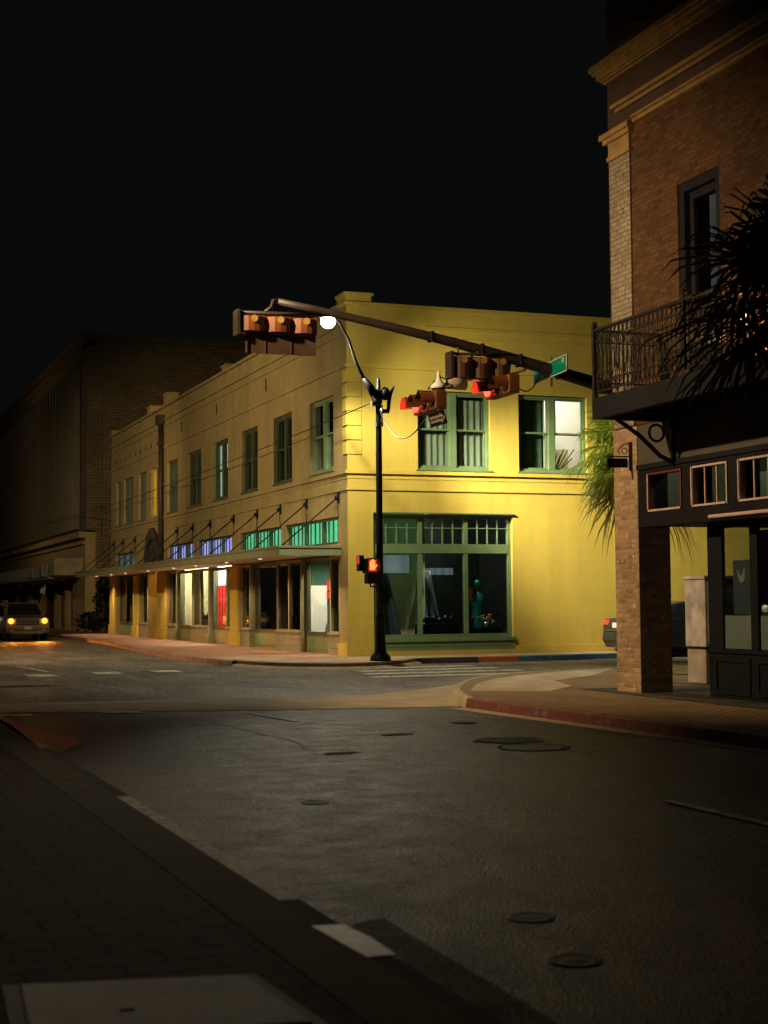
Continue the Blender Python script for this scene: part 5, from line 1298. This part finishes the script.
for i, (x, y, z) in enumerate(mb.v): mb.v[i] = (hx+(x-hx)*1.2, y, hz+(z-hz)*1.15)
mb.build('hand_symbol', 'hand', ps)
mb = MB(); mb.box(12.96, 13.23, 35.992, 35.999, 2.40, 2.71); mb.build('lens_face', m_emit('red_lit_signal_face', (1, 0.05, 0.012), 0.45), ps)
mb = MB(); mb.box(12.98, 13.22, 36.02, 36.26, 2.10, 2.355); mb.tube([(13.2, 36.14, 2.70), (13.33, 36.14, 2.72)], 0.025, 6); mb.tube([(13.1, 36.14, 2.1), (13.1, 36.14, 2.03), (13.33, 36.14, 2.03)], 0.025, 6); mb.build('bracket', 'blk', ps)
mb = MB(); mb.box(12.80, 12.925, 36.1, 36.35, 2.42, 2.82); sd = mb.build('side_housing', 'blk', ps, 0.02)
mb = MB(); mb.box(12.79, 12.80, 36.12, 36.33, 2.60, 2.80); mb.build('lens', m_emit('dim_red_lens', (1, 0.12, 0.03), 0.5), sd)
light('POINT', 'hand_glow', (13.1, 35.85, 2.52), 1.0, (1, 0.2, 0.05), size=0.05)
# light of the lamp: several lens modules
HL = (12.02, 36.38, 8.36)
light('SPOT', 'lamp_downward', HL, 2100, (1, 0.92, 0.72), aim=(13.0, 36.8, 0), size=0.16, angle=144, blend=0.35)
light('SPOT', 'lamp_facade', HL, 1800, (1, 0.92, 0.72), aim=(25.0, 39.6, 4.8), size=0.16, angle=86, blend=1.0)
light('SPOT', 'lamp_facade_far', HL, 14500, (1, 0.92, 0.72), aim=(26.0, 39.6, 1.6), size=0.16, angle=46, blend=1.0)
light('SPOT', 'lamp_corner', HL, 3000, (1, 0.92, 0.72), aim=(15.2, 28.2, 2.4), size=0.16, angle=50, blend=1.0)
light('SPOT', 'lamp_road', HL, 1250, (1, 0.90, 0.66), aim=(5.5, 16.0, 0.0), size=0.16, angle=18, blend=1.0)
light('POINT', 'lamp_spill', (11.75, 36.75, 8.3), 210, (1, 0.91, 0.68), size=0.16)
# two more lamp posts of the crossing, outside the picture
lamp2 = copy_thing(lamp, Vector((0.6, 22.4, 0.15))-LP, 'black street lamp post at the near left corner beyond the picture edge')
lamp2.rotation_euler.z = PI
H2 = (1.9, 22.4, 8.45)
light('SPOT', 'corner_lamp', H2, 5600, (1, 0.70, 0.38), aim=(13.0, 22.3, 3.6), size=0.16, angle=78, blend=0.9)
light('SPOT', 'corner_lamp_near', H2, 560, (1, 0.78, 0.5), aim=(1.6, 9.5, 0.0), size=0.16, angle=54, blend=1.0)
light('SPOT', 'palm_fill', H2, 5200, (1, 0.86, 0.6), aim=(15.6, 27.55, 4.4), size=0.16, angle=15, blend=1.0)  # added narrow beam that brightens the palm alone
lamp3 = copy_thing(lamp, Vector((-0.5, 46, 0.15))-LP, 'black street lamp post on the far left pavement beyond the picture edge')
lamp3.rotation_euler.z = PI
H3 = (0.85, 46.0, 8.45)
light('SPOT', 'pavement_lamp', H3, 4400, (1, 0.77, 0.46), aim=(13.7, 52, 0.8), size=0.16, angle=126, blend=0.6)
light('SPOT', 'end_wall_fill', H3, 11000, (1, 0.74, 0.42), aim=(20, 82, 5.0), size=0.16, angle=36, blend=0.9)  # added beam that brightens the far brick end wall

# ------------------------------------------------------------------ utility cabinet
uc = thing('utility_cabinet', 'stained beige utility cabinet on a concrete base beside the black shopfront', 'cabinet', (15.1, 23.5, 0.15))
def quadbox(mb, P, z0, z1): mb.prism(P, z0, z1)
A, B = (14.62, 23.75), (14.08, 22.62)
import_dir = (Vector(B)-Vector(A)).normalized()
nr = Vector((-import_dir.y, import_dir.x)) ; 
# plan: left face seen from the street side, right face turned to the camera
L0 = Vector((13.98, 22.62)); 
mb = MB(); mb.box(14.70, 15.6, 23.24, 23.84, 0.152, 0.78); mb.build('base', 'concrete_lt', uc, 0.02)
mb = MB(); mb.box(14.68, 15.62, 23.2, 23.86, 0.80, 2.0); mb.build('body', 'cabinet', uc, 0.015)
mb = MB(); mb.box(14.65, 15.65, 23.16, 23.89, 2.0, 2.06); mb.build('lid', 'cabinet', uc, 0.01)
mb = MB(); mb.box(14.74, 15.56, 23.175, 23.198, 0.86, 1.94); cd = mb.build('door', 'cabinet_shaded', uc, 0.005)
mb = MB(); mb.box(14.86, 15.06, 23.162, 23.174, 1.45, 1.70); mb.build('notice', 'blk', cd)
mb = MB(); mb.box(14.88, 15.04, 23.158, 23.161, 1.47, 1.68); mb.build('notice_sheet', 'frosted', cd)
mb = MB(); mb.box(14.66, 15.64, 23.18, 23.88, 0.78, 0.80); mb.build('skirt', 'blk', uc)

# ------------------------------------------------------------------ vehicles
def wheel(parent, x, y, z, r, wd, axis):
    mb = MB(); mb.lathe((x, y, z), [(r*0.62, -wd/2), (r*0.95, -wd/2), (r, -wd/3), (r, wd/3), (r*0.95, wd/2), (r*0.62, wd/2)], 24, axis); w_ = mb.build('wheel', 'rubber', parent)
    mb = MB(); mb.lathe((x, y, z), [(r*0.6, -wd*0.45), (r*0.5, -wd*0.52), (r*0.12, -wd*0.40), (r*0.12, wd*0.40), (r*0.5, wd*0.52), (r*0.6, wd*0.45)], 16, axis); mb.build('rim', 'galv', w_)
def car_body(prof, W, taper_z, top_in, org, dirv, sidev, mat, parent, name='body'):
    """lower body swept from a side profile with rounded plan corners"""
    mb = MB(); org = Vector(org); d = Vector(dirv); s = Vector(sidev)
    n = len(prof); secs = 9
    for k in range(secs):
        f = -1+2*k/(secs-1)
        edge = abs(f)**5
        for (u, z) in prof:
            inn = top_in*max(0, (z-taper_z))
            wv = f*(W/2-inn)
            uc_ = u*(1-0.035*edge) 
            mb.v.append(tuple(org+d*uc_+s*wv+Vector((0, 0, z-0.03*edge*(z > 0.6)))))
    for k in range(secs-1):
        for i in range(n):
            j = (i+1) % n
            mb.f.append([k*n+i, k*n+j, (k+1)*n+j, (k+1)*n+i]); mb.sm.append(False)
    mb.f.append(list(range(n))); mb.sm.append(False); mb.f.append([(secs-1)*n+i for i in range(n)][::-1]); mb.sm.append(False)
    return mb.build(name, mat, parent, 0.03)
# SUV facing the camera: nose at -Y
SX, SY = 8.93, 70.0
suv = thing('suv', 'champagne SUV with amber headlights driving toward the intersection', 'car', (SX, SY+2.4, 0))
D, N = (0, 1, 0), (1, 0, 0)
prof = [(0.05, 0.35), (0.0, 0.6), (0.06, 0.98), (0.12, 1.06), (1.15, 1.14), (1.85, 1.70), (2.1, 1.76), (4.3, 1.74), (4.6, 1.66), (4.85, 1.05), (4.9, 0.6), (4.82, 0.35), (4.3, 0.28), (0.5, 0.28)]
car_body(prof, 1.92, 1.08, 0.28, (SX, SY, 0), D, N, 'car_silver', suv)
mb = MB(); mb.extrude([(SX-0.78, SY+1.17, 1.16), (SX+0.78, SY+1.17, 1.16), (SX+0.64, SY+1.80, 1.66), (SX-0.64, SY+1.80, 1.66)], (0, -0.012, 0.012)); mb.build('windshield', 'car_glass', suv)
for s_ in (-1, 1):
    mb = MB(); mb.extrude([(SX+s_*0.945, SY+1.6, 1.14), (SX+s_*0.945, SY+4.5, 1.14), (SX+s_*0.80, SY+4.35, 1.62), (SX+s_*0.80, SY+2.1, 1.62)], (s_*0.012, 0, 0.0)); mb.build('side_window', 'car_glass', suv)
    mb = MB(); mb.box(SX+s_*0.72-0.19, SX+s_*0.72+0.19, SY-0.015, SY+0.1, 0.80, 1.0); hl = mb.build('headlight', 'amber_lens', suv, 0.03)
    mb = MB(); mb.ball((SX+s_*0.74, SY-0.01, 0.90), 0.135, 14, 8, (1, 0.4, 0.95)); mb.build('bulb', 'head_amber', hl)
    mb = MB(); mb.box(SX+s_*0.70-0.10, SX+s_*0.70+0.10, SY-0.012, SY+0.05, 0.44, 0.52); mb.build('fog_lamp', 'chrome', suv)
    mb = MB(); mb.ball((SX+s_*1.06, SY+1.55, 1.18), 0.11, 10, 6, (1, 0.6, 0.8)); mb.build('mirror', 'blk', suv)
    mb = MB(); mb.tube([(SX+s_*0.68, SY+2.1, 1.80), (SX+s_*0.68, SY+4.2, 1.80)], 0.025, 6); mb.build('roof_rail', 'galv', suv)
    for yy in (0.95, 3.85): wheel(suv, SX+s_*0.84, SY+yy, 0.36, 0.36, 0.24, 'X')
    light('SPOT', 'headlight_beam', (SX+s_*0.70, SY-0.06, 0.86), 520, (1, 0.28, 0.03), aim=(SX+s_*0.7-0.4, SY-14, 0.0), size=0.08, angle=60, blend=0.8)
mb = MB(); mb.box(SX-0.5, SX+0.5, SY-0.02, SY+0.05, 0.72, 0.96)
gr = mb.build('grille', 'blk', suv, 0.02)
mb = MB()
for z in (0.78, 0.84, 0.90): mb.box(SX-0.48, SX+0.48, SY-0.032, SY-0.021, z, z+0.015)
mb.build('grille_bar', 'chrome', gr)
mb = MB(); mb.box(SX-0.86, SX+0.86, SY-0.06, SY+0.08, 0.50, 0.66); mb.box(SX-0.7, SX+0.7, SY-0.03, SY+0.1, 0.30, 0.48); mb.build('bumper', 'car_silver', suv, 0.03)
mb = MB(); mb.box(SX-0.16, SX+0.16, SY-0.075, SY-0.062, 0.52, 0.64); mb.build('licence_plate', 'plate', suv)
# pale pickup queueing behind it, mostly out of frame
TX, TY = 7.35, 74.5
tr = thing('pickup_truck', 'white pickup partly cut by the picture edge beside the SUV', 'truck', (TX, TY+2.6, 0))
prof = [(0.05, 0.45), (0.0, 0.7), (0.04, 1.08), (0.1, 1.15), (1.35, 1.22), (2.0, 1.84), (2.2, 1.9), (3.6, 1.88), (3.9, 1.25), (5.6, 1.22), (5.6, 0.5), (5.0, 0.4), (0.5, 0.4)]
car_body(prof, 1.98, 1.18, 0.26, (TX, TY, 0), D, N, 'car_white', tr)
mb = MB(); mb.extrude([(TX-0.8, TY+1.37, 1.24), (TX+0.8, TY+1.37, 1.24), (TX+0.68, TY+1.95, 1.79), (TX-0.68, TY+1.95, 1.79)], (0, -0.012, 0.012)); mb.build('windshield', 'car_glass', tr)
for s_ in (-1, 1):
    mb = MB(); mb.box(TX+s_*0.74-0.16, TX+s_*0.74+0.16, TY-0.015, TY+0.1, 0.86, 1.06); mb.build('headlight', 'head_white' if s_ > 0 else 'chrome', tr, 0.03)
    mb = MB(); mb.extrude([(TX+s_*0.985, TY+1.8, 1.24), (TX+s_*0.985, TY+3.6, 1.24), (TX+s_*0.84, TY+3.4, 1.76), (TX+s_*0.84, TY+2.2, 1.76)], (s_*0.012, 0, 0)); mb.build('side_window', 'car_glass', tr)
    mb = MB(); mb.ball((TX+s_*1.1, TY+1.75, 1.28), 0.12, 10, 6, (1, 0.6, 1)); mb.build('mirror', 'blk', tr)
    for yy in (1.0, 4.5): wheel(tr, TX+s_*0.86, TY+yy, 0.39, 0.39, 0.26, 'X')
mb = MB(); mb.box(TX-0.55, TX+0.55, TY-0.03, TY+0.05, 0.78, 1.05); mb.build('grille', 'blk', tr, 0.02)
mb = MB(); mb.box(TX-0.95, TX+0.95, TY-0.1, TY+0.1, 0.45, 0.68); mb.build('bumper', 'chrome', tr, 0.03)
# dark sedan on the far sidewalk, rear toward the left
QX, QY = 21.45, 38.5; zz = 0.155
sd_ = thing('sedan', 'dark grey sedan parked tight by the yellow wall, half behind the pillar', 'car', (QX+2.3, QY, zz))
prof = [(0.10, 0.14), (0.0, 0.34), (0.03, 0.85), (0.10, 0.98), (0.75, 1.03), (1.45, 1.42), (1.8, 1.47), (2.7, 1.45), (3.4, 0.98), (4.4, 0.86), (4.6, 0.7), (4.62, 0.4), (4.3, 0.16), (0.5, 0.14)]
prof = [(u, z+zz-0.02) for u, z in prof]
car_body(prof, 1.78, 1.12, 0.35, (QX, QY, 0), (1, 0, 0), (0, 1, 0), 'car_dark', sd_)
mb = MB(); mb.extrude([(QX+0.82, QY-0.68, 1.20), (QX+0.82, QY+0.68, 1.20), (QX+1.42, QY+0.58, 1.53), (QX+1.42, QY-0.58, 1.53)], (-0.012, 0, 0.012)); mb.build('rear_window', 'car_glass', sd_)
mb = MB(); mb.extrude([(QX+1.0, QY-0.87, 1.14), (QX+3.2, QY-0.87, 1.14), (QX+2.6, QY-0.76, 1.52), (QX+1.6, QY-0.76, 1.52)], (0, -0.012, 0)); mb.build('side_window', 'car_glass', sd_)
for s_ in (-1, 1):
    mb = MB(); mb.box(QX-0.005, QX+0.12, QY+s_*0.72-0.15, QY+s_*0.72+0.13, 0.93, 1.06); mb.build('tail_light', 'tail', sd_, 0.02)
    for xx in (0.95, 3.65): wheel(sd_, QX+xx, QY+s_*0.78, zz+0.32, 0.32, 0.2, 'Y')
mb = MB(); mb.box(QX-0.025, QX+0.05, QY-0.25, QY+0.25, 0.84, 0.99); mb.build('licence_plate', 'plate', sd_)
mb = MB(); mb.box(QX-0.05, QX+0.1, QY-0.82, QY+0.82, 0.46, 0.66); mb.build('bumper', 'car_dark', sd_, 0.04)
mb = MB(); mb.box(QX-0.035, QX+0.02, QY-0.7, QY+0.7, 0.76, 0.785); mb.box(QX-0.055, QX+0.02, QY-0.7, QY+0.7, 0.66, 0.672); mb.build('trim_strip', 'chrome', sd_)

# faint moonlight
sun = bpy.data.lights.new('moon', 'SUN'); sun.energy = 0.004; sun.angle = R(0.5); sun.color = (1, 0.95, 0.88)
so = bpy.data.objects.new('moon', sun); COL.objects.link(so); so.rotation_euler = (R(50), 0, R(20))
